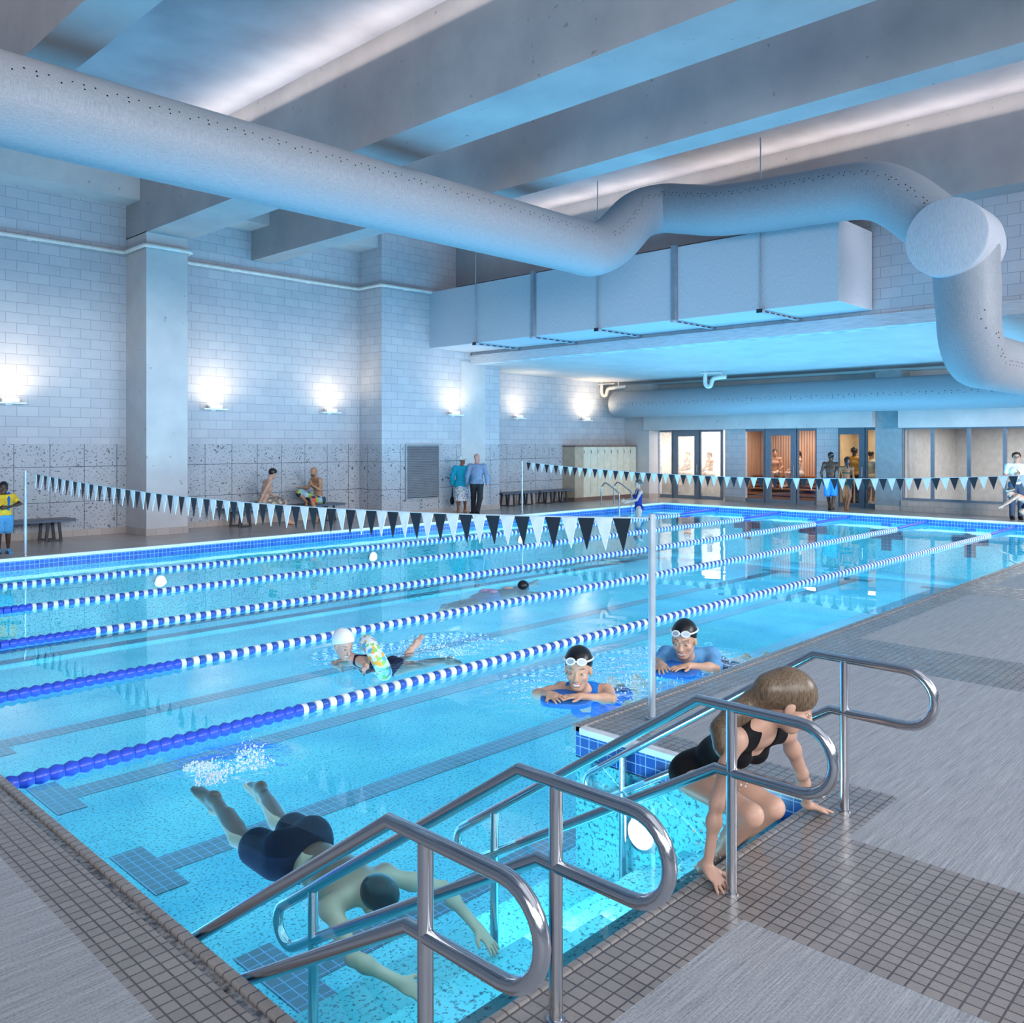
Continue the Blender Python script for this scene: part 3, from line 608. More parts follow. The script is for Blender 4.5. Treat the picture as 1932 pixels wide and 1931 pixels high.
# ------------------------------------------------------------------ lane ropes
def float_mesh(name,mat,r,l):
    return MB().lathe((0,0,0),(1,0,0),[(-l/2,r*.45),(-l/2+.004,r*.86),(-l*.28,r),(l*.28,r),(l/2-.004,r*.86),(l/2,r*.45)],14).data(name,mat,smooth=True)
def cone_mesh(name,mat,r,l):
    return MB().lathe((0,0,0),(1,0,0),[(-l/2,r*.72),(-l*.1,r),(l*.1,r),(l/2,r*.72)],14).data(name,mat,smooth=True)
P=.0665
fw=float_mesh('float_white',M['floatwhite'],.048,P*.98); fb=float_mesh('float_blue',M['floatblue'],.044,P*.98); fn=cone_mesh('float_royal',M['nearblue'],.052,.088)
WHICH=['nearest the steps, brightest of the five','second from the steps','middle one of the five','fourth from the steps','furthest from the steps, by the left wall']
for k in range(5):
    y=6.02+2.11*k; z=ZW+.018
    t=thing('lane_rope','blue and white lane rope, '+WHICH[k],'lane rope',(PX0,y,z),group='lane ropes of the pool')
    MB().tube([(PX0,y,z),(PX1,y,z)],.006,6).obj('cable',M['rope'],t)
    items=[]; x=PX0+.06
    while x<3.83: items.append((x,fn)); x+=.09
    x=3.83+P/2; j=0
    while x<22.3: items.append((x,fw if j%2==0 else fb)); x+=P; j+=1
    xv=max(PX0,[1.6,2.2,3.0,3.7,4.3][k]-.05)
    vis=[q for q in items if q[0]>=xv][:99]; rest=[q for q in items if q not in vis]
    for x,me in vis:
        o=link('float',me,t); o.location=(x,y,z); o.rotation_euler=(random.uniform(0,6),0,0)
    b=MB()
    for x,me in rest:
        m=2 if me is fn else (0 if me is fw else 1); r=.048 if m==0 else (.044 if m==1 else .052); l=P*.98 if m<2 else .088
        b.lathe((x,y,z),(1,0,0),[(-l/2,r*.45),(-l/2+.004,r*.86),(-l*.28,r),(l*.28,r),(l/2-.004,r*.86),(l/2,r*.45)],10,m=m)
    o=b.obj('floats',[M['floatwhite'],M['floatblue'],M['nearblue']],t,smooth=True); o['kind']='stuff'
    b=MB().tube([(22.3,y,z),(22.5,y,z+.004),(24.3,y,z+.03),(24.43,y,z+.03)],[.03,.05,.055,.03],12).obj('end_sleeve',M['nearblue'],t,smooth=True)
# underwater lamps
def lamp(c,ax,label):
    t=thing('pool_light',label,'pool light',c,group='round underwater lights')
    MB().lathe(c,ax,[(0,.125),(.03,.125),(.035,.10)],24).obj('bezel',M['steel'],t,smooth=True)
    a=V(ax); MB().lathe(V(c)+a*.036,ax,[(0,.10),(.006,.085),(.008,0)],24,cap=False).obj('lens',M['lens'],t,smooth=True)
lamp((7.40,16.5,-.68),(0,-1,0),'round glowing underwater light in the left pool wall, nearer one')
lamp((12.46,16.5,-.68),(0,-1,0),'round glowing underwater light in the left pool wall behind the pennants')
lamp((17.5,16.5,-.68),(0,-1,0),'round glowing underwater light in the left pool wall, furthest one')
lamp((4.67,3.30,-.56),(-1,0,0),'round glowing underwater light in the side wall of the pool steps')
# ------------------------------------------------------------------ bodies: one smooth surface per figure from blended tapered volumes
def nv(a): 
    a=np.asarray(a,float); return a/ (np.linalg.norm(a)+1e-9)
class Blob:
    def __init__(s): s.p=[]
    def cap(s,a,b,ra,rb,k=.02,col=0,flat=None,op='u'):
        """tapered capsule; flat=(axis,factor) squashes along an axis"""
        s.p.append(('c',np.array(a,float),np.array(b,float),ra,rb,k,col,flat,op)); return s
    def ell(s,c,r,ax=None,k=.02,col=0,op='u'):
        A=np.eye(3) if ax is None else np.array([nv(q) for q in ax]); s.p.append(('e',np.array(c,float),A,np.array(r,float),0,k,col,None,op)); return s
    def cut(s,p,n,k=.004): s.p.append(('x',np.array(p,float),nv(n),0,0,k,0,None,'i')); return s
    def mesh(s,vox,off=0.0):
        lo=np.full(3,1e9); hi=-lo
        for q in s.p:
            if q[8]!='u': continue
            if q[0]=='c':
                r=max(q[3],q[4]); lo=np.minimum(lo,np.minimum(q[1],q[2])-r); hi=np.maximum(hi,np.maximum(q[1],q[2])+r)
            else:
                r=max(q[3]); lo=np.minimum(lo,q[1]-r); hi=np.maximum(hi,q[1]+r)
        lo-=off+vox*3; hi+=off+vox*3
        n=np.ceil((hi-lo)/vox).astype(int)+1
        D=np.full(n,1.0,np.float32); C=np.zeros(n,np.int16); DM=np.full(n,1.0,np.float32)
        ax=[lo[i]+vox*np.arange(n[i]) for i in range(3)]
        for q in s.p:
            k=q[5]
            if q[0]=='x':
                d=((ax[0]-q[1][0])*q[2][0])[:,None,None]+((ax[1]-q[1][1])*q[2][1])[None,:,None]+((ax[2]-q[1][2])*q[2][2])[None,None,:]
                D=np.maximum(D,d.astype(np.float32)); continue
            if q[0]=='c': r=max(q[3],q[4]); a=np.minimum(q[1],q[2])-r; b=np.maximum(q[1],q[2])+r
            else: r=max(q[3]); a=q[1]-r; b=q[1]+r
            pad=k+vox*3+off
            i0=np.clip(np.floor((a-pad-lo)/vox).astype(int),0,n-1); i1=np.clip(np.ceil((b+pad-lo)/vox).astype(int)+1,1,n)
            sl=tuple(slice(i0[i],i1[i]) for i in range(3))
            X=ax[0][sl[0]][:,None,None]; Y=ax[1][sl[1]][None,:,None]; Z=ax[2][sl[2]][None,None,:]
            if q[0]=='c':
                p0,p1=q[1],q[2]; u=p1-p0; L=max(u@u,1e-9)
                dx,dy,dz=X-p0[0],Y-p0[1],Z-p0[2]
                t=np.clip((dx*u[0]+dy*u[1]+dz*u[2])/L,0,1)
                ex,ey,ez=dx-t*u[0],dy-t*u[1],dz-t*u[2]; d2=ex*ex+ey*ey+ez*ez
                if q[7] is not None:
                    w=nv(q[7][0]); f=q[7][1]; e=ex*w[0]+ey*w[1]+ez*w[2]; d2=d2+(f*f-1)*e*e
                d=np.sqrt(d2)-(q[3]+(q[4]-q[3])*t)
                if q[7] is not None: d=d*.75
            else:
                A=q[2]; R=q[3]; dx,dy,dz=X-q[1][0],Y-q[1][1],Z-q[1][2]
                l=[(dx*A[i][0]+dy*A[i][1]+dz*A[i][2]) for i in range(3)]
                k0=np.sqrt(sum((l[i]/R[i])**2 for i in range(3))); k1=np.sqrt(sum((l[i]/R[i]**2)**2 for i in range(3)))+1e-6
                d=np.where(k0<1e-4,-min(R),k0*(k0-1)/k1)
            d=d.astype(np.float32); A0=D[sl]
            if q[8]=='u':
                d=d-off
                h=np.clip(.5+.5*(A0-d)/k,0,1); D[sl]=A0*(1-h)+d*h-k*h*(1-h)
                m=d<DM[sl]; C[sl]=np.where(m,q[6],C[sl]); DM[sl]=np.minimum(DM[sl],d)
            elif q[8]=='s':
                d=-d; h=np.clip(.5-.5*(A0-d)/k,0,1); D[sl]=A0*(1-h)+d*h+k*h*(1-h)
        return surface_nets(D,C,lo,vox)
def surface_nets(D,C,lo,vox):
    s=D<0
    c=[s[i:s.shape[0]-1+i,j:s.shape[1]-1+j,k:s.shape[2]-1+k] for i in (0,1) for j in (0,1) for k in (0,1)]
    cnt=sum(x.astype(np.int8) for x in c); act=(cnt>0)&(cnt<8); I=np.argwhere(act)
    idx=np.full(act.shape,-1,np.int32); idx[act]=np.arange(len(I))
    corners=np.array([(i,j,k) for i in (0,1) for j in (0,1) for k in (0,1)])
    vals=np.stack([D[I[:,0]+o[0],I[:,1]+o[1],I[:,2]+o[2]] for o in corners],1)
    P=np.zeros((len(I),3)); W=np.zeros(len(I))
    for a in range(8):
        for b in range(a+1,8):
            if np.abs(corners[a]-corners[b]).sum()!=1: continue
            va,vb=vals[:,a],vals[:,b]; m=(va<0)!=(vb<0); t=np.where(m,va/(va-vb+1e-12),0)
            P+=np.where(m[:,None],corners[a]+(corners[b]-corners[a])*t[:,None],0); W+=m
    P=P/np.maximum(W,1)[:,None]; verts=lo+(I+P)*vox; cols=C[I[:,0],I[:,1],I[:,2]]
    F=[]
    for axn in range(3):
        o=[(axn+1)%3,(axn+2)%3]
        sh=list(s.shape); sa=[slice(0,None)]*3; sb=[slice(0,None)]*3; sa[axn]=slice(0,-1); sb[axn]=slice(1,None)
        a,b=s[tuple(sa)],s[tuple(sb)]; E=np.argwhere(a!=b)
        ok=(E[:,o[0]]>0)&(E[:,o[1]]>0)&(E[:,o[0]]<idx.shape[o[0]])&(E[:,o[1]]<idx.shape[o[1]]); E=E[ok]
        flip=~a[E[:,0],E[:,1],E[:,2]]
        def at(d0,d1):
            Q=E.copy(); Q[:,o[0]]-=d0; Q[:,o[1]]-=d1; return idx[Q[:,0],Q[:,1],Q[:,2]]
        q=np.stack([at(1,1),at(0,1),at(0,0),at(1,0)],1); q[flip]=q[flip][:,::-1]; F.append(q)
    F=np.concatenate(F); F=F[(F>=0).all(1)]
    return verts,F,cols
def np_mesh(name,verts,F,mat,colors=None):
    me=bpy.data.meshes.new(name); me.vertices.add(len(verts)); me.vertices.foreach_set('co',verts.astype(np.float32).ravel())
    me.loops.add(len(F)*4); me.loops.foreach_set('vertex_index',F.astype(np.int32).ravel())
    me.polygons.add(len(F)); me.polygons.foreach_set('loop_start',np.arange(0,len(F)*4,4,dtype=np.int32)); me.polygons.foreach_set('loop_total',np.full(len(F),4,np.int32))
    me.polygons.foreach_set('use_smooth',np.ones(len(F),bool)); me.update(calc_edges=True); me.validate()
    me.materials.append(mat)
    if colors is not None:
        at=me.color_attributes.new('Col','FLOAT_COLOR','POINT'); at.data.foreach_set('color',colors.astype(np.float32).ravel())
    return me

SKIN={'fair':'#d0a692','pale':'#cfae9e','tan':'#b98a6c','asian':'#dcae92','brown':'#8a5a40','dark':'#4f3428','uw':'#b3a78c'}
def frame(f,u):
    f=nv(f); u=np.array(u,float); u=nv(u-f*(u@f)); l=np.cross(u,f); return f,l,u
def hand(b,w,d,nrm,thumb,s=1.0,curl=.25,spread=.22,small=False):
    """palm and five fingers; d = pointing direction, nrm = back of the hand, thumb = side"""
    d=nv(d); nrm=nv(np.array(nrm,float)-d*(np.array(nrm,float)@d)); t=nv(np.array(thumb,float)-d*(np.array(thumb,float)@d)-nrm*(np.array(thumb,float)@nrm))
    w=np.array(w,float); pc=w+d*.052*s
    b.ell(pc,(.055*s,.043*s,.017*s),(d,t,nrm),k=.014)
    b.cap(w-d*.02*s,w+d*.02*s,.026*s,.03*s,.018,flat=(nrm,1.3))
    for i,(o,L) in enumerate(((.030,.070),(.010,.078),(-.010,.073),(-.029,.058))):
        base=w+d*.088*s+t*o*s; a=(o/.03)*spread; dd=nv(d+t*a); p=base; r=.0092*s; L=L*s
        for j,(fr,cu) in enumerate(((.45,.3),(.32,.9),(.23,1.5))):
            q=p+nv(dd-nrm*curl*cu)*L*fr; b.cap(p,q,r,r*.9,.006); p=q; r*=.9
    base=w+d*.03*s+t*.034*s; q=base+nv(d*.7+t*.75-nrm*.15)*.042*s; b.cap(base,q,.0135*s,.0115*s,.010); b.cap(q,q+nv(d*.95+t*.35-nrm*.2)*.032*s,.0115*s,.009*s,.006)
def foot(b,an,d,up,s=1.0):
    d=nv(d); up=nv(np.array(up,float)-d*(np.array(up,float)@d)); an=np.array(an,float)
    heel=an-up*.055*s-d*.035*s; ball=an-up*.068*s+d*.13*s; toe=an-up*.072*s+d*.185*s
    b.cap(an,heel,.036*s,.034*s,.025); b.cap(an,ball,.036*s,.026*s,.03); b.cap(heel,ball,.032*s,.036*s,.03,flat=(up,1.25))
    l=np.cross(up,d)
    for i in range(5): b.cap(ball+l*(.026-.013*i)*s,toe+l*(.026-.013*i)*s-d*.010*abs(i-1)*s,.015*s,(.012 if i else .014)*s,.008)
def head(b,c,f,u,s=1.0,fem=False,detail=True):
    """c = centre of the skull; returns local frame"""
    f,l,u=frame(f,u); c=np.array(c,float)
    P=lambda x,y,z: c+(f*x+l*y+u*z)*s
    b.ell(P(-.012,0,.035),(.098*s,.075*s,.088*s),(f,l,u),.02,col=1)
    b.ell(P(.022,0,-.035),(.070*s,.060*s,.082*s),(f,l,u),.03,col=1)
    b.ell(P(.055,0,-.092),(.030*s,.030*s,.022*s),(f,l,u),.03,col=1)
    jw=.036 if fem else .045
    for y in (-1,1): b.cap(P(.0,y*jw,-.055),P(.055,y*.016,-.093),.017*s,.015*s,.03,col=1)
    b.cap(P(.086,0,.0),P(.108,0,-.034),.009*s,.013*s,.012,col=1)
    for y in (-1,1):
        b.ell(P(.104,y*.010,-.037),(.010*s,.009*s,.008*s),(f,l,u),.008,col=1)
        b.ell(P(-.002,y*.077,-.012),(.020*s,.010*s,.032*s),(f,l,u),.010,col=1)
        if detail:
            b.ell(P(.098,y*.032,-.001),(.018*s,.021*s,.012*s),(f,l,u),.012,op='s')
            b.ell(P(.080,y*.032,-.002),(.012*s,.015*s,.010*s),(f,l,u),.004,col=1)
            if not fem: b.cap(P(.088,y*.014,.022),P(.078,y*.052,.020),.008*s,.007*s,.016,col=1)
            b.ell(P(.062,y*.042,-.030),(.020*s,.020*s,.018*s),(f,l,u),.02,col=1)
    if detail:
        b.cap(P(.090,-.018,-.066),P(.090,.018,-.066),.007*s,.007*s,.010,col=1); b.cap(P(.088,-.014,-.076),P(.088,.014,-.076),.0075*s,.0075*s,.009,col=1)
    return (c,f,l,u,s)
def face_paint(verts,cols,hf,skin,lips='#a8584e',brow='#2a1f1c',smile=False,stubble=None,small=False,closed=False):
    c,f,l,u,s=hf; q=(verts-c)/s; x=q@f; y=q@l; z=q@u
    near=(x>.03)&(np.abs(z)<.2)&(np.abs(y)<.1)&(x<.14)
    def put(m,h,a=1.0):
        m=m&near; k=np.array(lin(h)); cols[m]=cols[m]*(1-a)+k*a
    ay=np.abs(y)
    if stubble: put((z<-.045)&(z>-.125),stubble,.75)
    put((np.abs(z-.0275-.01*(ay-.034)+10*(ay-.032)**2)<.0040)&(ay>.015)&(ay<.052)&(x>.06),brow,.6)
    e=.72 if smile else 1.0
    put((((ay-.033)/.0165)**2+((z+.001)/(.0068*e))**2<1)&(x>.06),'#2a1c1c',.65)
    if not closed:
        put((((ay-.033)/.0135)**2+((z+.002)/(.0046*e))**2<1)&(x>.06),'#e2dcd8',.8); put((((ay-.033)/.0062)**2+((z+.001)/(.0056*e))**2<1)&(x>.06),'#1c1412',1)
    w=.030 if smile else .027
    put(((y/w)**2+((z+.072-(17 if smile else 7)*y*y)/.0115)**2<1)&(x>.055),lips,.7)
    if smile: put(((y/.023)**2+((z+.0715-17*y*y)/.0052)**2<1)&(x>.055),'#f4efec',.95)
    else: put((np.abs(z+.071-5*y*y)<.0022)&(ay<.026)&(x>.06),'#5a2a28',.9)
    put((((ay-.008)/.005)**2+((z+.044)/.0035)**2<1)&(x>.085),'#5a342c',.7)
    put((((ay-.045)/.02)**2+((z+.035)/.018)**2<1),'#d88a7c',.22)
    return cols

J0=dict(pel=(0,0,.53),chest=(.0,0,.70),neck=(-.012,0,.825),head=(.008,0,.925),
 shL=(-.008,.108,.80),elL=(-.02,.135,.635),wrL=(.01,.14,.495),shR=(-.008,-.108,.80),elR=(-.02,-.135,.635),wrR=(.01,-.14,.495),
 hipL=(0,.052,.515),knL=(.012,.056,.285),anL=(-.012,.055,.046),hipR=(0,-.052,.515),knR=(.012,-.056,.285),anR=(-.012,-.055,.046))
def joints(pos,head_deg,H,mod=None,abs_m=None):
    """standing pose scaled to height H; mod overrides in body fractions (forward, left, up)"""
    j={k:np.array(v)*H for k,v in J0.items()}
    for k,v in (mod or {}).items(): j[k]=np.array(v,float)*H
    a=math.radians(head_deg); f=np.array((math.cos(a),math.sin(a),0)); l=np.array((-math.sin(a),math.cos(a),0)); u=np.array((0,0,1.)); p=np.array(pos,float)
    return {k:p+f*v[0]+l*v[1]+u*v[2] for k,v in j.items()},f,l,u
def torso(b,J,H,g,girth=1.0,only=None):
    s=H/1.75; up=nv(J['neck']-J['pel']); lf=nv(J['shL']-J['shR']); lf=nv(lf-up*(lf@up)); fw=np.cross(lf,up)
    hl=nv(J['hipL']-J['hipR']); pel=J['pel']; ch=J['chest']; nk=J['neck']
    fem=g=='f'
    wa=pel*.52+ch*.48
    hw=(.155 if fem else .150)*s*girth; b.ell(pel-up*.01*s,(hw*.70,hw,.105*s),(fw,hl,up),.05)
    b.ell(wa,((.098 if fem else .108)*s*girth,(.118 if fem else .135)*s*girth,.14*s),(fw,lf,up),.05)
    b.ell(ch+up*.02*s,((.105 if fem else .115)*s*girth,(.138 if fem else .165)*s*girth,.15*s),(fw,lf,up),.05)
    b.cap(J['shR']-up*.02*s,J['shL']-up*.02*s,.052*s,.052*s,.05)
    b.cap(J['shR']*.25+nk*.75-up*.03*s,J['shL']*.25+nk*.75-up*.03*s,.05*s,.05*s,.05)
    for sd in 'LR': b.cap(nk-up*.025*s,J['sh'+sd]-up*.012*s,.046*s,.042*s,.04)
    if fem:
        for sg in (-1,1): b.ell(ch+fw*.085*s+lf*.065*s*sg+up*.015*s,(.055*s,.06*s,.062*s),(fw,lf,up),.03)
    else:
        for sg in (-1,1): b.ell(ch+fw*.07*s+lf*.07*s*sg+up*.045*s,(.05*s,.075*s,.06*s),(fw,lf,up),.04)
    for sd in 'LR': b.ell(J['hip'+sd]-fw*.05*s-up*.01*s,(.085*s,.082*s,.09*s),(fw,hl,up),.05)
    return fw,lf,up
def limbs(b,J,H,g,arm=True,leg=True,girth=1.0):
    s=H/1.75; m=1.0 if g=='m' else .88
    for sd in 'LR':
        if arm:
            sh,el,wr=J['sh'+sd],J['el'+sd],J['wr'+sd]
            b.ell(sh,(.055*s*m,)*3,None,.04); b.cap(sh,el,.047*s*m,.037*s*m,.03); b.ell(sh*.55+el*.45,(.046*s*m,)*3,None,.03)
            b.cap(el,wr,.037*s*m,.025*s*m,.02); b.ell(el*.72+wr*.28,(.039*s*m,)*3,None,.03)
        if leg:
            hp,kn,an=J['hip'+sd],J['kn'+sd],J['an'+sd]
            b.cap(hp,kn,.083*s*girth,.053*s,.04); b.cap(kn,an,.050*s,.034*s,.03)
            sh=nv(an-kn); bk=nv(J['hip'+sd]-J['kn'+sd]); bk=bk-sh*(bk@sh)
            n=np.linalg.norm(bk); bk=bk/n if n>.25 else np.zeros(3)
            if n<=.25: bk=-np.cross(nv(J['hipL']-J['hipR']),sh)*-1.0 if False else np.zeros(3)
            b.cap(kn*.86+an*.14+bk*.012*s,kn*.5+an*.5+bk*.015*s,.050*s,.042*s,.03)
def person(name,J,H,g,label,cat='person',skin='fair',hf=(1,0,0),hu=(0,0,1),vox=.012,hands=None,feet=None,girth=1.0,headscale=None,paint=None,group=None,neck=True,wide=None):
    s=H/1.75; hs=headscale or s*1.0
    b=Blob(); torso(b,J,H,g,girth); limbs(b,J,H,g,girth=girth)
    f,l,u=frame(hf,hu); hc=J['head']
    b.cap(J['neck']-nv(J['neck']-J['pel'])*.02*s,hc-u*.05*hs-f*.02*hs,.055*s if g=='m' else .048*s,.05*s if g=='m' else .044*s,.035)
    H_=head(b,hc,f,u,hs,g=='f',detail=vox<.008)
    for sd in 'LR':
        wr,el=J['wr'+sd],J['el'+sd]; o=(hands or {}).get(sd,{})
        d=o.get('d',nv(wr-el)); tor=nv(J['shL']-J['shR'])*(1 if sd=='L' else -1)
        hand(b,wr,d,o.get('n',tor),o.get('t',np.cross(nv(J['shL']-J['shR']),nv(J['neck']-J['pel']))),s*(1.0 if g=='m' else .92),o.get('curl',.3),o.get('spread',.2))
        an=J['an'+sd]; o=(feet or {}).get(sd,{}); fw=np.cross(nv(J['hipL']-J['hipR']),np.array((0,0,1.)))
        foot(b,an,o.get('d',fw),o.get('u',(0,0,1)),s*(1.0 if g=='m' else .92))
    v,F,c=b.mesh(vox)
    col=np.tile(np.array(lin(SKIN.get(skin,skin))),(len(v),1))
    nz=.94+.12*np.sin(v[:,0]*23+3*np.sin(v[:,2]*17))*np.sin(v[:,1]*19+v[:,2]*11); col[:,:3]*=np.clip(nz,.9,1.06)[:,None]
    face_paint(v,col,H_,skin,**(paint or {}))
    root=thing(name,label,cat,tuple((J['anL']+J['anR'])/2),group)
    link('body',np_mesh('body',v,F,M['skin'],col),root)
    return root,H_
def wear(root,name,b,vox,mat,off=0):
    v,F,c=b.mesh(vox,off); return link(name,np_mesh(name,v,F,M[mat] if isinstance(mat,str) else mat),root)
def hair_cap(root,H_,mat,vox=.012,style='short',k=.008):
    c,f,l,u,s=H_; P=lambda x,y,z:c+(f*x+l*y+u*z)*s
    b=Blob(); b.ell(P(-.017,0,.042),((.100+k)*s,(.078+k)*s,(.090+k)*s),(f,l,u),.02)
    if style in('short','cap'): pass
    if style=='long':
        b.ell(P(-.06,0,-.03),(.06*s,.078*s,.09*s),(f,l,u),.03); b.cap(P(-.075,0,-.06),P(-.09,0,-.22),.062*s,.045*s,.04,flat=(f,1.5))
    if style=='bun': b.ell(P(-.115,0,.02),(.04*s,.045*s,.045*s),(f,l,u),.02)
    if style=='pony': b.cap(P(-.105,0,.02),P(-.13,0,-.12),.03*s,.018*s,.03)
    if style=='curly':
        for i in range(26):
            a=i*2.4; z=-.02+.12*(i/26); r=math.sqrt(max(0,1-((z-.03)/.12)**2)); b.ell(P(-.02+.1*r*math.cos(a),.085*r*math.sin(a),z),(.028*s,)*3,None,.012)
    # hairline: a slanted cut that leaves the face free
    n=u*-1.0+f*(.85 if style!='cap' else .55)
    if style in('long',):
        b.ell(P(.10,0,-.045),(.085*s,.072*s,.085*s),(f,l,u),.01,op='s')
    else:
        b.cut(P(.03,0,.028 if style!='cap' else .034),n)
    return wear(root,'swim_cap' if style=='cap' else 'hair',b,vox,mat)
def trunks(root,J,H,g,mat,t=.55,off=.022,vox=.012,waist=.06,flare=1.0,name='shorts',girth=1.0):
    s=H/1.75; b=Blob(); up=nv(J['neck']-J['pel']); hl=nv(J['hipL']-J['hipR']); fw=np.cross(hl,up)
    hw=(.155 if g=='f' else .150)*s*girth; b.ell(J['pel']-up*.01*s,(hw*.70,hw,.105*s),(fw,hl,up),.05); b.ell(J['pel']+up*.05*s,(.108*s*girth,.138*s*girth,.11*s),(fw,hl,up),.05)
    for sd in 'LR': b.ell(J['hip'+sd]-fw*.05*s-up*.01*s,(.085*s,.082*s,.09*s),(fw,hl,up),.05)
    b.cut(J['pel']+up*waist*s,up)
    for sd in 'LR':
        hp,kn=J['hip'+sd],J['kn'+sd]; e=hp+(kn-hp)*t; b.cap(hp*.9+kn*.1,e,.085*s*girth,(.085+(.053-.085)*t)*s*flare+.008*s,.03)
    return wear(root,name,b,vox,mat,off)
def shirt(root,J,H,g,mat,sleeve=.6,off=.016,vox=.012,hem=-.02,name='shirt',girth=1.0,fore=0,flare=0):
    s=H/1.75; b=Blob(); fw,lf,up=torso(b,J,H,g,girth); m=1.0 if g=='m' else .88
    if flare: b.cap(J['pel']+up*.02*s,J['pel']-up*.2*s,flare*.92*s,flare*s,.05)
    b.cut(J['pel']+up*hem*s,-up); b.cut(J['neck']+up*.012*s,up)
    for sd in 'LR':
        sh,el,wr=J['sh'+sd],J['el'+sd],J['wr'+sd]; b.ell(sh-up*.012*s,(.048*s*m,)*3,None,.04); b.cap(sh-up*.012*s,sh+(el-sh)*min(sleeve,1),.046*s*m,.042*s*m,.03)
        if fore: b.cap(el,el+(wr-el)*fore,.043*s*m,.034*s*m,.02)
    return wear(root,name,b,vox,mat,off)
# ------------------------------------------------------------------ people
A=lambda *v: np.array(v,float)
def suit(root,J,H,mat,vox=.01,off=.006,scoop=1.0):
    """one-piece: the torso surface with neck, back and arm openings taken out"""
    s=H/1.75; b=Blob(); fw,lf,up=torso(b,J,H,'f'); ch=J['chest']; ax=(fw,lf,up)
    b.ell(ch+fw*.11*s+up*.20*s,(.11*s,.066*s,.155*s*scoop),ax,.012,op='s'); b.ell(ch-fw*.12*s+up*.16*s,(.10*s,.070*s,.19*s),ax,.012,op='s')
    for sg,sd in ((1,'L'),(-1,'R')):
        b.ell(J['sh'+sd]+lf*sg*.015*s-up*.01*s,(.12*s,.066*s,.10*s),ax,.012,op='s')
        b.ell(J['hip'+sd]+lf*sg*.06*s-up*.07*s+fw*.05*s,(.12*s,.07*s,.085*s),ax,.012,op='s')
    b.cut(J['neck']-up*.0*s,up)
    wear(root,'swimsuit',b,vox,mat,off)
def goggles(root,H_,lens='rubber_black',strap='white',z=.075):
    c,f,l,u,s=H_; P=lambda x,y,zz:V(c+(f*x+l*y+u*zz)*s)
    b=MB()
    for y in (-1,1):
        ring=[]; cx=P(.088-.0,y*.034,z)
        ax=(V(f)*1+V(l)*y*.35+V(u)*.45).normalized(); e1=V(l)-ax*V(l).dot(ax); e1.normalize(); e2=ax.cross(e1)
        for k in range(14): a=2*PI*k/14; ring.append(cx+e1*math.cos(a)*.027*s+e2*math.sin(a)*.018*s)
        b.tube(ring,.0062*s,8,closed=True)
        n0=len(b.v); b.v += [tuple(q+ax*.004*s) for q in ring]; b.f.append(tuple(range(n0,n0+14))); b.m.append(1)
    g=b.obj('goggles',[M['white'],M['strut']],root,smooth=True)
    b=MB(); pts=[P(.094,0,z+.004)]+[P(-.017+.112*math.cos(a),.089*math.sin(a),z+.0-.02*(1-math.cos(a))*.5) for a in [0.5+i*(2*PI-1.0)/22 for i in range(23)]]
    b.tube(pts[1:],.006*s,8); b.tube([P(.092,-.014,z),P(.095,0,z+.003),P(.092,.014,z)],.005*s,8); b.obj('strap',M[strap],g,smooth=True)
# 1 --- woman climbing out over the steps
H=1.66
J=dict(pel=A(3.87,2.37,.31),chest=A(3.82,2.15,.52),neck=A(3.81,1.99,.655),head=A(3.845,1.885,.755),
 shR=A(3.60,2.04,.60),elR=A(3.47,2.055,.335),wrR=A(3.425,2.075,.062),shL=A(4.0,1.99,.565),elL=A(4.18,1.99,.30),wrL=A(4.385,2.055,.06),
 hipR=A(3.78,2.35,.27),knR=A(3.69,2.0,.235),anR=A(3.78,2.27,-.105),hipL=A(3.96,2.37,.27),knL=A(3.94,2.02,.19),anL=A(3.99,2.30,-.11))
J0w=J
r,Hd=person('person',J,H,'f','woman in a black swimsuit climbing out between the steel handrails',skin='fair',hf=(.45,-.72,-.50),hu=(.15,-.35,.9),vox=.0048,headscale=1.12,
 hands={'R':dict(d=(-.15,-.62,-.34),n=(-.1,-.35,.9),t=(.9,-.5,0),curl=.06,spread=.42),'L':dict(d=(.8,-.35,-.30),n=(.2,0,1),t=(-.2,-1,0),curl=.06,spread=.4)},
 feet={'R':dict(d=(0,-.9,-.2),u=(0,-.2,.9)),'L':dict(d=(0,-.9,-.2),u=(0,-.2,.9))},paint=dict(brow='#4a3a30'))
suit(r,J,H,'black',vox=.005)
c,f,l,u,s=Hd; P=lambda x,y,z:c+(f*x+l*y+u*z)*s
b=Blob(); b.ell(P(-.018,0,.04),(.108*s,.084*s,.096*s),(f,l,u),.02); b.ell(P(.105,0,-.055),(.085*s,.09*s,.095*s),(f,l,u),.012,op='s'); 
for yy in (-1,1): b.ell(P(.005,yy*.085,-.02),(.022*s,.02*s,.035*s),(f,l,u),.006,op='s')
b.cut(P(0,0,-.05),-u+f*.2)
hp=[P(-.05,.0,.03),P(-.10,-.02,.0),A(3.755,2.03,.735),A(3.67,2.075,.69),A(3.60,2.10,.63),A(3.575,2.08,.56),A(3.57,2.05,.50)]
rr=[.075,.062,.050,.050,.048,.035,.014]
for i in range(6): b.cap(hp[i],hp[i+1],rr[i],rr[i+1],.05)
for i in range(9):
    a=hp[3+i%3]+A(.0,.02*math.sin(i*2),.02*math.cos(i*3)); e=hp[4+i%3]+A(.03*math.sin(i*5),.03*math.cos(i*4),-.03*i/7); b.cap(a,e,.018,.004,.012)
wear(r,'hair',b,.005,'hair_blond')
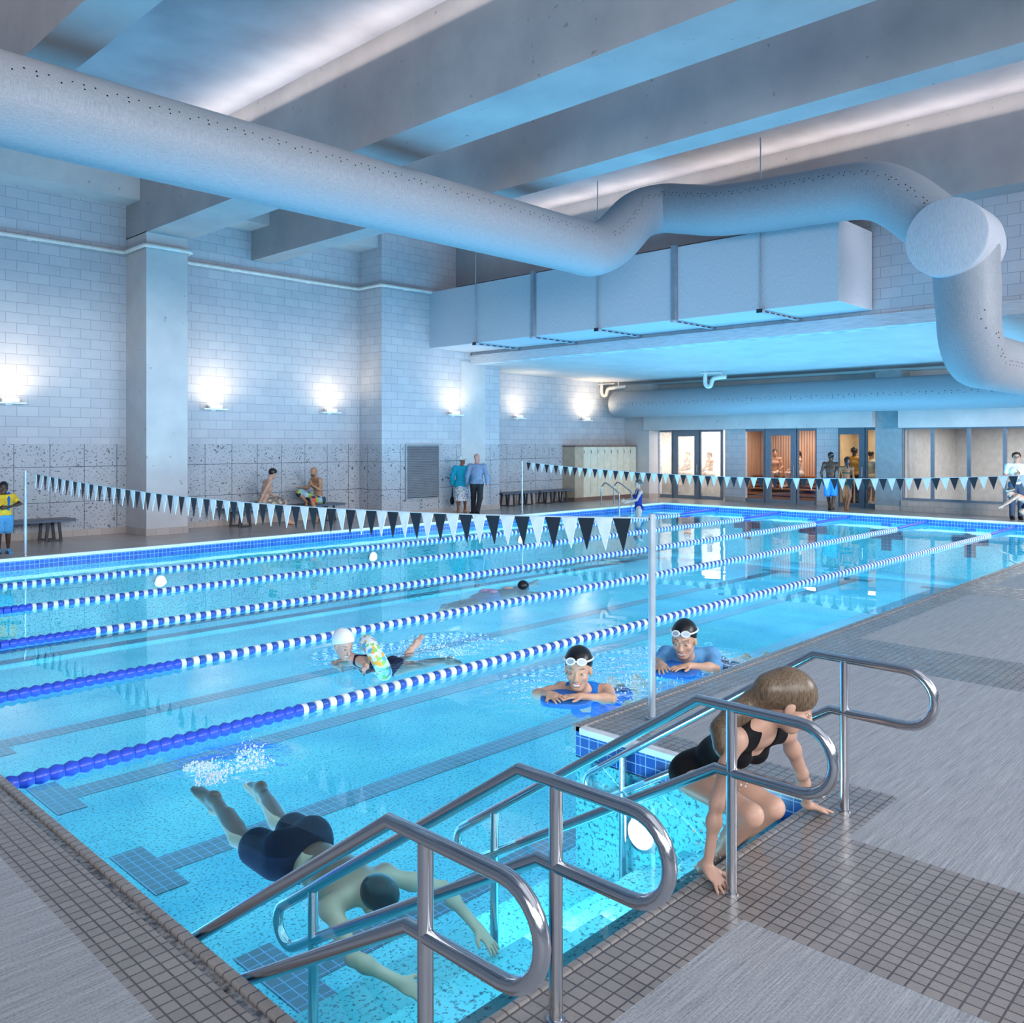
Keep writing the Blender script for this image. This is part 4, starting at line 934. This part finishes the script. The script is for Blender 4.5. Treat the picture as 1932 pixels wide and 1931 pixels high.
# 2 --- swimmer under the surface near the steps
H=1.78
J=dict(pel=A(2.73,4.30,-.36),chest=A(2.78,3.98,-.42),neck=A(2.80,3.80,-.43),head=A(2.83,3.70,-.44),
 shL=A(2.99,3.84,-.43),elL=A(3.24,3.64,-.52),wrL=A(3.27,3.40,-.66),shR=A(2.61,3.80,-.45),elR=A(2.56,3.55,-.58),wrR=A(2.72,3.38,-.70),
 hipR=A(2.62,4.30,-.37),knR=A(2.57,4.69,-.34),anR=A(2.62,5.08,-.24),hipL=A(2.84,4.33,-.37),knL=A(2.86,4.74,-.35),anL=A(2.97,5.13,-.29))
r,Hd=person('person',J,H,'m','man in dark blue shorts swimming under the surface toward the steps',skin='#dfb79e',hf=(.55,-.45,-.62),hu=(.1,-.75,.55),vox=.007,
 hands={'R':dict(n=(-.3,-.2,.8),t=(1,.3,0)),'L':dict(n=(.2,-.3,.8),t=(-1,0,0))},feet={'R':dict(d=(-.12,.8,.42),u=(0,-.45,.9)),'L':dict(d=(.1,.9,.2),u=(0,-.3,.9))},paint=dict(closed=True))
trunks(r,J,H,'m','deepnavy',t=.55,off=.03,vox=.012,waist=.10); hair_cap(r,Hd,'hair_black',.008)
# 3, 4 --- two swimmers with kickboards
H=2.15
J=dict(pel=A(6.38,4.92,-.42),chest=A(6.02,4.83,-.28),neck=A(5.76,4.72,-.13),head=A(5.62,4.63,.085),
 shR=A(5.74,4.92,-.17),elR=A(5.50,4.99,-.17),wrR=A(5.42,4.78,-.115),shL=A(5.90,4.56,-.15),elL=A(5.80,4.42,-.16),wrL=A(5.56,4.54,-.115),
 hipR=A(6.40,5.03,-.44),knR=A(6.86,5.26,-.52),anR=A(7.24,5.52,-.5),hipL=A(6.46,4.82,-.44),knL=A(6.94,5.02,-.52),anL=A(7.34,5.28,-.45))
r,Hd=person('person',J,H,'f','smiling woman in a black swim cap and goggles resting on a blue kickboard',skin='asian',hf=(-.86,-.52,-.10),hu=(0,0,1),vox=.0075,headscale=1.36,
 hands={'R':dict(d=(-.3,-1,.05),n=(-.4,.1,1),t=(-1,.2,0),curl=.35),'L':dict(d=(-.75,.55,.05),n=(-.2,.1,1),t=(-.5,-.6,.3),curl=.35)},feet={'R':dict(d=(1,0,0)),'L':dict(d=(1,0,0))},paint=dict(smile=True,lips='#c0606a'))
suit(r,J,H,'royal',vox=.009); hair_cap(r,Hd,'rubber_black',.008,'cap'); goggles(r,Hd)
H=2.2
J=dict(pel=A(8.0,4.86,-.42),chest=A(7.55,4.72,-.28),neck=A(7.24,4.62,-.10),head=A(7.05,4.52,.115),
 shR=A(7.26,4.86,-.12),elR=A(7.02,4.80,-.15),wrR=A(6.82,4.63,-.10),shL=A(7.40,4.44,-.09),elL=A(7.24,4.30,-.15),wrL=A(7.02,4.44,-.115),
 hipR=A(8.02,4.98,-.44),knR=A(8.6,5.0,-.52),anR=A(9.1,5.0,-.5),hipL=A(8.05,4.74,-.44),knL=A(8.62,4.76,-.52),anL=A(9.12,4.76,-.45))
r,Hd=person('person',J,H,'m','man in a light blue shirt and black swim cap behind the smiling woman',skin='asian',hf=(-.80,-.28,-.16),hu=(0,0,1),vox=.0075,headscale=1.38,
 hands={'R':dict(d=(-.6,-.6,.0),n=(-.4,.1,1),t=(-.5,.8,0),curl=.35),'L':dict(d=(-.75,.35,.0),n=(-.2,.1,1),t=(-.5,-.6,.3),curl=.35)},feet={'R':dict(d=(1,0,0)),'L':dict(d=(1,0,0))},paint=dict(smile=True))
shirt(r,J,H,'m','lightblue',sleeve=.85,vox=.012,off=.018); trunks(r,J,H,'m','navy'); hair_cap(r,Hd,'rubber_black',.008,'cap'); goggles(r,Hd)
def kickboard(c,d,label):
    d=V(d).normalized(); w=V((-d.y,d.x,0)); b=MB(); n=len(b.v); out=[]
    for k in range(20):
        a=2*PI*k/20; ca,sa=math.cos(a),math.sin(a); out.append((.30*math.copysign(abs(ca)**.6,ca),.22*math.copysign(abs(sa)**.6,sa)))
    for z in (-.02,.02):
        for x,y in out: b.v.append(tuple(V(c)+d*x+w*y+V((0,0,z))))
    b.f.append(tuple(reversed(range(20)))); b.m.append(0); b.f.append(tuple(range(20,40))); b.m.append(0)
    for k in range(20): k2=(k+1)%20; b.f.append((k,k2,20+k2,20+k)); b.m.append(0)
    return tag(b.obj('kickboard',M['bluefoam'],bevel=.008),label,'kickboard')
kickboard((5.62,4.74,-.165),(-.85,-.52,0),'blue foam kickboard held by the smiling woman')
kickboard((7.02,4.58,-.165),(-.85,-.4,0),'blue foam kickboard held by the man in the light blue shirt')
# 5 --- child with a swim ring
H=1.3
J=dict(pel=A(5.42,6.86,-.26),chest=A(5.22,6.98,-.20),neck=A(5.08,7.05,-.15),head=A(5.0,7.085,-.005),
 shR=A(5.10,7.16,-.19),elR=A(4.96,7.2,-.2),wrR=A(4.92,7.06,-.2),shL=A(5.10,6.93,-.16),elL=A(5.06,6.80,-.17),wrL=A(4.98,6.72,-.17),
 hipR=A(5.46,6.92,-.27),knR=A(5.72,6.98,-.22),anR=A(5.86,7.0,-.10),hipL=A(5.45,6.80,-.27),knL=A(5.70,6.70,-.25),anL=A(5.93,6.56,-.22))
r,Hd=person('person',J,H,'f','child in a white swim cap paddling with a patterned swim ring',skin='fair',hf=(-.05,-.9,-.28),hu=(0,0,1),vox=.008,headscale=1.12,feet={'R':dict(d=(.5,.2,.5)),'L':dict(d=(.8,-.4,0))},paint=dict(smile=True))
suit(r,J,H,'navy',vox=.012); hair_cap(r,Hd,'white',.008,'cap',k=.012)
b=MB(); c=V((5.27,6.93,-.15)); ax=V((.80,-.38,.45)).normalized(); e1=V((0,0,1)); e1=(e1-ax*e1.dot(ax)).normalized(); e2=ax.cross(e1)
b.tube([c+(e1*math.cos(a)*.17+e2*math.sin(a)*.22) for a in [2*PI*k/28 for k in range(28)]],.075,14,closed=True); tag(b.obj('swim_ring',M['ringprint'],smooth=True),'pale inflatable swim ring with a bright print around the child','swim ring')
# 6 --- swimmer in a middle lane
H=1.75
J=dict(pel=A(8.95,9.02,-.30),chest=A(9.28,9.02,-.28),neck=A(9.50,9.02,-.26),head=A(9.63,9.03,-.25),shL=A(9.52,9.2,-.28),elL=A(9.85,9.26,-.26),wrL=A(10.12,9.28,-.24),shR=A(9.47,8.84,-.28),elR=A(9.80,8.86,-.32),wrR=A(10.06,8.95,-.36),
 hipL=A(8.9,9.1,-.31),knL=A(8.47,9.09,-.31),anL=A(8.06,9.05,-.30),hipR=A(8.9,8.93,-.31),knR=A(8.46,8.95,-.33),anR=A(8.05,8.97,-.36))
r,Hd=person('person',J,H,'m','dark-haired swimmer in pale shorts gliding face down in a middle lane',skin='#dcb8a4',hf=(.65,-.05,-.75),hu=(.75,0,.6),vox=.011,feet={'R':dict(d=(-1,0,-.1)),'L':dict(d=(-1,0,-.1))},paint=dict(closed=True))
trunks(r,J,H,'m','paleshorts',t=.45,waist=.08); hair_cap(r,Hd,'hair_black',.01)
# 7 --- boy in yellow
H=1.27
J,f,l,u=joints((4.93,17.32,0),-105,H,dict(elL=(.10,.20,.70),wrL=(.16,.05,.66),elR=(.07,-.19,.66),wrR=(.16,-.04,.66),chest=(0,0,.69)))
r,Hd=person('person',J,H,'m','boy in a yellow shirt and blue shorts with folded hands beside the post',skin='dark',hf=(f-.15*l)-.1*u,vox=.011,headscale=H/1.75*1.2,girth=.95)
shirt(r,J,H,'m','yellow',sleeve=.55,off=.022,hem=-.06); trunks(r,J,H,'m','sky',t=.75,off=.026,waist=.02,flare=1.25); hair_cap(r,Hd,'hair_black',.01)
for sd in 'LR':
    b=Blob(); foot(b,J['an'+sd],f+(.4*l if sd=='L' else -.2*l),(0,0,1),H/1.75*1.1); wear(r,'shoe',b,.01,'sky',.008)
    b=Blob(); pts=[J['chest']+f*.10+l*(.075 if sd=='L' else -.075)-u*.08,J['chest']+f*.095+l*(.08 if sd=='L' else -.08)+u*.08,J['sh'+sd]*.6+J['neck']*.4+u*.05,J['chest']-f*.10+l*(.07 if sd=='L' else -.07)]
    for a,c in zip(pts,pts[1:]): b.cap(a,c,.022,.022,.01)
    wear(r,'backpack_strap',b,.01,'royal')
# 8 --- two men on the bench
H=1.74
J=dict(pel=A(11.02,18.92,.55),chest=A(11.08,18.88,.86),neck=A(11.14,18.85,1.08),head=A(11.22,18.82,1.235),shR=A(11.06,18.68,1.04),elR=A(10.86,18.60,.80),wrR=A(10.76,18.66,.54),shL=A(11.14,19.04,1.04),elL=A(11.24,19.1,.78),wrL=A(11.42,19.02,.66),
 hipR=A(11.06,18.84,.53),knR=A(11.44,18.66,.56),anR=A(11.48,18.55,.10),hipL=A(11.08,19.0,.53),knL=A(11.50,18.92,.58),anL=A(11.62,18.78,.10))
r,Hd=person('person',J,H,'m','bare-chested dark-haired man sitting on the bench leaning on one arm',skin='fair',hf=(.85,-.1,-.35),vox=.012,hands={'R':dict(d=(-.3,-.2,-.9),n=(-.8,0,.2))},feet={'R':dict(d=(.9,-.5,0)),'L':dict(d=(.9,-.5,0))})
trunks(r,J,H,'m','camo',t=.85,off=.028,waist=.04,flare=1.2); hair_cap(r,Hd,'hair_black',.01)
J=dict(pel=A(12.62,18.95,.55),chest=A(12.56,18.93,.87),neck=A(12.50,18.90,1.09),head=A(12.42,18.88,1.25),shR=A(12.52,19.10,1.05),elR=A(12.36,19.06,.85),wrR=A(12.14,19.0,.86),shL=A(12.50,18.72,1.05),elL=A(12.44,18.62,.80),wrL=A(12.24,18.66,.93),
 hipR=A(12.56,19.03,.54),knR=A(12.02,18.98,.76),anR=A(12.20,18.85,.50),hipL=A(12.58,18.86,.54),knL=A(12.20,18.62,.56),anL=A(12.26,18.50,.10))
r,Hd=person('person',J,H,'m','bald bearded man in checked shorts sitting on the bench and gesturing',skin='tan',hf=(-.95,-.1,-.1),vox=.012,hands={'R':dict(d=(-1,0,.05),n=(0,0,-1),t=(0,-1,0)),'L':dict(d=(-.5,0,.85),n=(.5,-.5,0))},feet={'R':dict(d=(-.6,-.7,0)),'L':dict(d=(-.7,-.7,0))},paint=dict(stubble='#2a2024'))
trunks(r,J,H,'m','check',t=.88,off=.03,waist=.05,flare=1.25)
# 9 --- older couple
H=1.62
J,f,l,u=joints((16.62,17.92,0),38,H,dict(anL=(-.10,.045,.05),knL=(.0,.05,.29),anR=(.10,-.045,.06),elL=(-.03,.16,.64),wrL=(.01,.165,.50),elR=(.0,-.15,.64),wrR=(.06,-.14,.52),head=(.03,-.01,.92)))
r,Hd=person('person',J,H,'f','older woman in a turquoise jacket, floral skirt and white hat',skin='brown',hf=f-.5*l,vox=.012,girth=1.12)
shirt(r,J,H,'f','teal',sleeve=1,off=.03,hem=-.20,fore=.85,girth=1.15,name='jacket',vox=.014,flare=.175)
b=Blob(); q0=J['pel']; b.cap(q0+u*.02,(q0+(J['knL']+J['knR'])/2)/2,.17,.20,.05); b.cap((q0+(J['knL']+J['knR'])/2)/2,(J['knL']+J['knR'])/2-u*.06,.20,.225,.05); b.cut((J['knL']+J['knR'])/2-u*.10,-u); wear(r,'skirt',b,.014,'floral')
c,fh,lh,uh,s=Hd; b=Blob(); b.ell(c-fh*.015+uh*.06,(.112,.10,.085),(fh,lh,uh),.02); b.ell(c-fh*.01+uh*.045-uh*.0,(.165,.155,.018),(fh+uh*-.12,lh,uh),.02); b.cut(c+uh*.02,-uh); wear(r,'hat',b,.008,'hatwhite')
for sd in 'LR': b=Blob(); foot(b,J['an'+sd],f,(0,0,1),.9); wear(r,'sandal',b,.012,'cedarbench',.006)
hb=J['wrL']-u*.10
t=thing('handbag','black handbag hanging from the older woman\'s left hand','handbag',tuple(hb-u*.42))
b=Blob(); b.ell(hb-u*.34,(.10,.06,.12),(f,l,u),.02); wear(t,'bag',b,.012,'black')
MB().tube([V(hb-u*.24+f*.06),V(hb-u*.05+f*.02),V(hb+u*.01),V(hb-u*.05-f*.02),V(hb-u*.24-f*.06)],.012,8).obj('strap',M['black'],t,smooth=True)
hk=J['wrR']+f*.05-u*.05
t=thing('walking_cane','slim walking cane held between the older couple','cane',(float(hk[0]),float(hk[1]),0))
MB().tube([V((hk[0],hk[1],0.02)),V(hk)],.012,8).obj('shaft',M['galv'],t); MB().tube([V(hk-f*.06),V(hk+f*.06)],.017,8).obj('handle',M['black'],t); MB().tube([V((hk[0],hk[1],0)),V((hk[0],hk[1],.05))],.02,8).obj('rubber_tip',M['black'],t)
H=1.70
J,f,l,u=joints((16.62,17.30,0),40,H,dict(anL=(.12,.075,.05),knL=(.08,.066,.285),anR=(-.12,-.02,.075),knR=(-.0,-.05,.28),elL=(-.03,.155,.635),wrL=(.03,.165,.50),elR=(-.04,-.16,.64),wrR=(.02,-.165,.51)))
r,Hd=person('person',J,H,'m','bald older man in a grey-blue sweater and charcoal trousers walking away',skin='#c98f80',hf=f-.55*l,vox=.012,girth=1.08)
shirt(r,J,H,'m','greyblue',sleeve=1,off=.022,hem=-.03,fore=.8,girth=1.1,name='sweater',vox=.014)
def trousers(r,J,H,mat,girth=1.0,name='trousers'):
    s=H/1.75; q=Blob(); up=nv(J['neck']-J['pel']); hl=nv(J['hipL']-J['hipR']); fw=np.cross(hl,up); q.ell(J['pel']-up*.01*s,(.108*s*girth,.15*s*girth,.105*s),(fw,hl,up),.05)
    for sd in 'LR': q.ell(J['hip'+sd]-fw*.05*s-up*.01*s,(.085*s,.082*s,.09*s),(fw,hl,up),.05)
    for sd in 'LR': q.cap(J['hip'+sd],J['kn'+sd],.088*s*girth,.066*s,.04); q.cap(J['kn'+sd],J['an'+sd],.066*s,.055*s,.03)
    q.cut(J['pel']+up*.06*s,up); return wear(r,name,q,.014,mat,.012)
trousers(r,J,H,'charcoal',1.05)
for sd in 'LR': b=Blob(); foot(b,J['an'+sd],f,(0,0,1),1.0); wear(r,'shoe',b,.012,'black',.012)
# 10 --- woman standing in the pool by the ladder
H=1.76
J,f,l,u=joints((21.35,15.28,-.86),142,H,dict(elL=(.06,.11,.66),wrL=(.20,.09,.63),elR=(.07,-.10,.66),wrR=(.21,-.07,.64)))
r,Hd=person('person',J,H,'f','woman in a navy swimsuit standing in the water by the ladder',skin='pale',hf=f,vox=.012); suit(r,J,H,'swimnavy',vox=.012,off=.008); hair_cap(r,Hd,'hair_grey',.012,'bun')
# 11 --- couple on the far deck
H=1.72
J,f,l,u=joints((25.05,11.02,0),4,H,dict(anL=(.08,.05,.05),anR=(-.10,-.05,.07),elL=(-.02,.16,.64),wrL=(.03,.15,.5),elR=(-.02,-.16,.64),wrR=(.03,-.165,.5)))
r,Hd=person('person',J,H,'m','shirtless man in blue knee-length shorts walking toward the glass doors',skin='dark',hf=f,vox=.012); trunks(r,J,H,'m','blueshorts',t=.98,off=.03,waist=.06,flare=1.35); hair_cap(r,Hd,'hair_black',.012)
H=1.58
J,f,l,u=joints((25.05,10.55,0),8,H,dict(anL=(.10,.045,.05),anR=(-.10,-.04,.08),elL=(-.02,.14,.64),wrL=(.03,.13,.5),elR=(-.03,-.13,.64),wrR=(.0,-.135,.5)))
r,Hd=person('person',J,H,'f','long-haired woman in a dark green bikini beside the shirtless man',skin='brown',hf=f+.9*l,vox=.012); hair_cap(r,Hd,'hair_black',.012,'long')
b=Blob(); torso(b,J,H,'f'); s=H/1.75; b.cut(J['pel']+u*.03*s,u); b.cut(J['pel']-u*.085*s,-u); wear(r,'bikini_bottom',b,.012,'green',.006)
b=Blob(); torso(b,J,H,'f'); b.cut(J['chest']+u*.035*s,u); b.cut(J['chest']-u*.01*s,-u); wear(r,'bikini_top',b,.012,'green',.006)
# 12 --- behind the glass
def seated(pos,ang,H,g,label,skin,hair,hs='short',lean=0,vox=.014,towel=None,short=None):
    J,f,l,u=joints(pos,ang,H,dict(pel=(0,0,.06),chest=(.03+lean*.4,0,.235),neck=(.03+lean,0,.36),head=(.05+lean*1.2,0,.455),shL=(.03+lean,.108,.335),shR=(.03+lean,-.108,.335),elL=(.06+lean,.145,.18),elR=(.06+lean,-.145,.18),wrL=(.2,.09,.13),wrR=(.2,-.09,.13),
      hipL=(.02,.055,.05),hipR=(.02,-.055,.05),knL=(.27,.08,.06),knR=(.27,-.08,.06),anL=(.27,.075,-.18),anR=(.27,-.075,-.18)))
    r,Hd=person('person',J,H,g,label,skin=skin,hf=f,vox=vox); hair_cap(r,Hd,hair,.013,hs)
    if short: trunks(r,J,H,g,short,t=.5,vox=.014)
    if towel:
        b=Blob(); torso(b,J,H,g); b.cut(J['chest']+u*.06,u); 
        for sd in 'LR': b.cap(J['hip'+sd],J['hip'+sd]*.4+J['kn'+sd]*.6,.085,.075,.03)
        wear(r,'towel',b,.014,towel,.015)
    return r
seated((28.45,18.0,.78),150,1.68,'m','seated person in the middle pane of the steam room','fair','hair_brown',towel='towel')
seated((28.35,17.02,.78),150,1.68,'f','person with tied-back hair in the right pane of the steam room','tan','hair_brown','pony',short='towel')
seated((28.5,14.58,.85),215,1.76,'m','dark-haired man sitting in the sauna behind the middle pane','tan','hair_black',short='towel',lean=.04)
seated((28.5,13.62,.85),130,1.66,'f','woman in a white towel in the right pane of the sauna','fair','hair_brown','pony',towel='towel')
def stander(pos,ang,H,g,label,skin,hair,hs,top,bot,long=True):
    J,f,l,u=joints(pos,ang,H,dict(elL=(.02,.15,.64),wrL=(.10,.09,.6),elR=(.02,-.15,.64),wrR=(.10,-.09,.6)))
    r,Hd=person('person',J,H,g,label,skin=skin,hf=f,vox=.014); hair_cap(r,Hd,hair,.013,hs); shirt(r,J,H,g,top,sleeve=.6,off=.02,vox=.014)
    if long: trousers(r,J,H,bot)
    else: trunks(r,J,H,g,bot,t=.7,off=.025,vox=.014,flare=1.2)
    for sd in 'LR': b=Blob(); foot(b,J['an'+sd],f,(0,0,1),1.0); wear(r,'shoe',b,.014,'black' if long else 'whitec',.01)
    return r,J,f,l,u,Hd
stander((28.2,11.62,0),10,1.86,'m','person in a mustard top and brown trousers behind the glass door','dark','hair_black','curly','mustard','brownc')
stander((28.2,11.08,0),-20,1.74,'f','dark-haired person in cream behind the narrow pane by the column','tan','hair_black','short','cream','cream',False)
# 13 --- right edge of the photo
r,J,f,l,u,Hd=stander((25.45,6.24,0),200,1.75,'m','man with glasses in a white printed t-shirt and jeans on the far deck','fair','hair_brown','curly','whitec','jean')
c,fh,lh,uh,s=Hd; b=MB()
for yy in (-1,1): b.tube([V(c+fh*.105+lh*(.032*yy+.022*math.cos(a))+uh*.017*math.sin(a)) for a in [2*PI*k/12 for k in range(12)]],.004,6,closed=True)
b.obj('glasses',M['dark_cap'],r)
b=Blob(); b.ell(J['chest']+f*.125,(.022,.075,.095),(f,l,u),.01); wear(r,'shirt_print',b,.01,'camo')
H=1.22
J=dict(pel=A(24.78,5.78,.47),chest=A(24.66,5.95,.60),neck=A(24.60,6.06,.68),head=A(24.55,6.15,.74),shL=A(24.50,5.98,.66),elL=A(24.42,6.14,.50),wrL=A(24.36,6.28,.40),shR=A(24.70,6.06,.66),elR=A(24.60,6.22,.50),wrR=A(24.48,6.33,.40),
 hipL=A(24.72,5.74,.46),knL=A(24.62,5.92,.26),anL=A(24.62,5.72,.05),hipR=A(24.84,5.82,.46),knR=A(24.76,5.98,.26),anR=A(24.78,5.80,.05))
r,Hd=person('person',J,H,'m','crouching child in goggles about to dive from the far pool edge',skin='fair',hf=(-.6,.7,-.35),vox=.011,headscale=.88,feet={'L':dict(d=(-.6,.7,0)),'R':dict(d=(-.6,.7,0))})
trunks(r,J,H,'m','navy',t=.5); hair_cap(r,Hd,'hair_grey',.011,'cap'); goggles(r,Hd)
# ------------------------------------------------------------------ splashes
def splash(name,label,spots,n,seed):
    rng=random.Random(seed); b=MB()
    for (x,y,z,R,h) in spots:
        for k in range(n):
            a=rng.random()*2*PI; q=R*math.sqrt(rng.random()); hh=abs(rng.gauss(0,h)); r=rng.choice((.0025,.003,.004,.005,.007))*(1 if hh>.03 else 1.3)
            b.ball((x+q*math.cos(a),y+q*math.sin(a),z+hh),r,6,sc=(1,1,rng.uniform(.6,1.6)))
    return tag(b.obj(name,M['splash'],smooth=True),label,'splash',kind='stuff')
splash('splash','water drops splashing round the climbing woman\'s knees',[(3.72,2.2,ZW,.13,.09),(3.95,2.22,ZW,.13,.09),(3.8,2.16,.0,.08,.2)],90,1)
splash('splash','white churned water over the underwater swimmer\'s feet',[(2.66,5.2,ZW,.10,.03),(3.0,5.26,ZW,.13,.03),(2.8,5.34,ZW,.16,.02),(2.72,5.48,ZW,.10,.01),(3.05,5.4,ZW,.10,.05)],150,2)
splash('splash','spray kicked up behind the child with the swim ring',[(5.85,7.02,ZW,.18,.05),(5.95,6.6,ZW,.2,.02),(6.2,6.8,ZW,.35,.03)],110,3)
splash('splash','foam around the two kickboard swimmers',[(6.1,4.6,ZW,.4,.012),(6.6,4.75,ZW,.45,.012),(7.3,4.5,ZW,.4,.012)],110,4)
# ------------------------------------------------------------------ lights
def area(name,loc,rot,sx,sy,power,color,spread=None):
    l=bpy.data.lights.new(name,'AREA'); l.shape='RECTANGLE'; l.size=sx; l.size_y=sy; l.energy=power; l.color=lin(color)[:3]
    if spread: l.spread=spread
    o=bpy.data.objects.new(name,l); o.location=loc; o.rotation_euler=rot; COL.objects.link(o); return o
def spot(name,loc,to,power,color,ang=1.6,blend=.8,r=.08):
    l=bpy.data.lights.new(name,'SPOT'); l.energy=power; l.color=lin(color)[:3]; l.spot_size=ang; l.spot_blend=blend; l.shadow_soft_size=r
    o=bpy.data.objects.new(name,l); o.location=loc; o.rotation_euler=(V(to)-V(loc)).to_track_quat('-Z','Y').to_euler(); COL.objects.link(o); return o
area('pool_glow_down',(13,10.2,-.30),(0,0,0),22.4,12.2,740,'#a4ecff')  # wide fill added under the surface for even pool brightness, not a fixture
area('pool_glow_up',(13,10.2,-.55),(PI,0,0),22,12,1900,'#7ac6f4')  # added upward fill that tints beams and ducts blue from the pool
area('step_glow',(3.1,3.0,-.26),(0,0,0),2.6,1.6,14,'#a8f0ff')  # smaller fill of the same kind added over the stair treads
# cove lights by the beams
for x in (7.72,10.76,16.62,3.12): area('cove_light',(x,5.5,7.6),(0,math.radians(160),0),.3,24,130,'#ffefe2')
for x,y in ((5.62,19.24),(10.0,19.24),(13.25,19.24),(16.75,18.25),(20.45,19.24),(23.9,19.24)):
    spot('sconce_beam',(x,y-.42,2.9),(x,y+.15,4.7),66 if x<22 else 120,'#ffe2b8',2.9,1,.2)
area('near_deck_fill',(3.5,-3.0,7.3),(0,0,0),10,8,230,'#e8ebf2')  # added overhead fill for the near deck, out of view, no real fixture
def aimed(name,loc,to,sx,sy,p,c,spread=None): area(name,loc,(V(to)-V(loc)).to_track_quat('-Z','Y').to_euler(),sx,sy,p,c,spread)
aimed('camera_side_fill',(-6,-5,5.2),(11,12,2.2),11,5,380,'#eef1f6',1.5)  # soft frontal fill added behind the camera, unseen
aimed('right_deck_fill',(15,-7.5,6.0),(11,3,0),10,4,2300,'#e6ebf4')  # unseen fill added to brighten the right deck
aimed('left_wall_fill',(2,-7.5,5.5),(8,19.4,4.2),9,4,300,'#f6f2ee',1.3)  # off-frame fill added to lift the left wall
aimed('far_deck_fill',(19,-6.5,3.1),(25.6,10,.6),3,2,650,'#f0ece8',1.6)  # off-frame fill added for the deck under the low ceiling
area('far_glow_up',(23.0,10.2,-.5),(PI,0,0),2.6,11.8,260,'#86d0f8')  # extra upward fill added to brighten the far round duct
aimed('left_wall_glow',(10.5,14.9,-1.25),(10.5,16.5,-.55),19,.35,160,'#a4ecff')  # added underwater strip brightening the left pool wall, no such fitting
aimed('far_wall_glow',(22.9,10.2,-1.25),(24.46,10.2,-.55),12,.35,120,'#a4ecff')  # matching strip added to brighten the far pool wall
aimed('step_wall_glow',(3.5,3.2,-.55),(4.67,3.1,-.45),1.2,.5,26,'#b4f2ff')  # added fill aimed at the recess wall, separate from its round lamp
area('steam_lamp',(28.2,17.0,2.55),(0,0,0),1.6,2.6,120,'#fff4e6'); area('sauna_lamp',(28.0,13.6,2.55),(0,0,0),1.2,2.2,75,'#ffe4cc'); area('lobby_lamp',(28.4,10.9,2.55),(0,0,0),1.4,1.2,45,'#ffe4bc'); area('studio_lamp',(28.6,5,2.55),(0,0,0),3,7,330,'#f2f0ee')
w=bpy.data.worlds.new('world'); S.world=w; w.use_nodes=True; w.node_tree.nodes['Background'].inputs[0].default_value=lin('#9fb4d0'); w.node_tree.nodes['Background'].inputs[1].default_value=.45
# ------------------------------------------------------------------ camera
cam=bpy.data.cameras.new('camera'); co=bpy.data.objects.new('camera',cam); COL.objects.link(co); S.camera=co
cam.sensor_width=36; cam.sensor_fit='HORIZONTAL'; cam.lens=1644/1932*36; cam.shift_y=-127.5/1932; cam.clip_end=200
co.location=(0,0,1.96); th=math.atan((2545-966)/1644); co.rotation_euler=(PI/2,0,th-PI/2)
S.view_settings.view_transform='Standard'; S.view_settings.exposure=0
S.cycles.max_bounces=6; S.cycles.transparent_max_bounces=16; S.cycles.diffuse_bounces=2; S.cycles.glossy_bounces=4; S.cycles.caustics_reflective=False; S.cycles.caustics_refractive=False
S.cycles.use_denoising=True
try: S.cycles.denoiser='OPENIMAGEDENOISE'
except Exception: pass
S.cycles.sample_clamp_indirect=6
S.cycles.use_adaptive_sampling=True; S.cycles.adaptive_threshold=.07
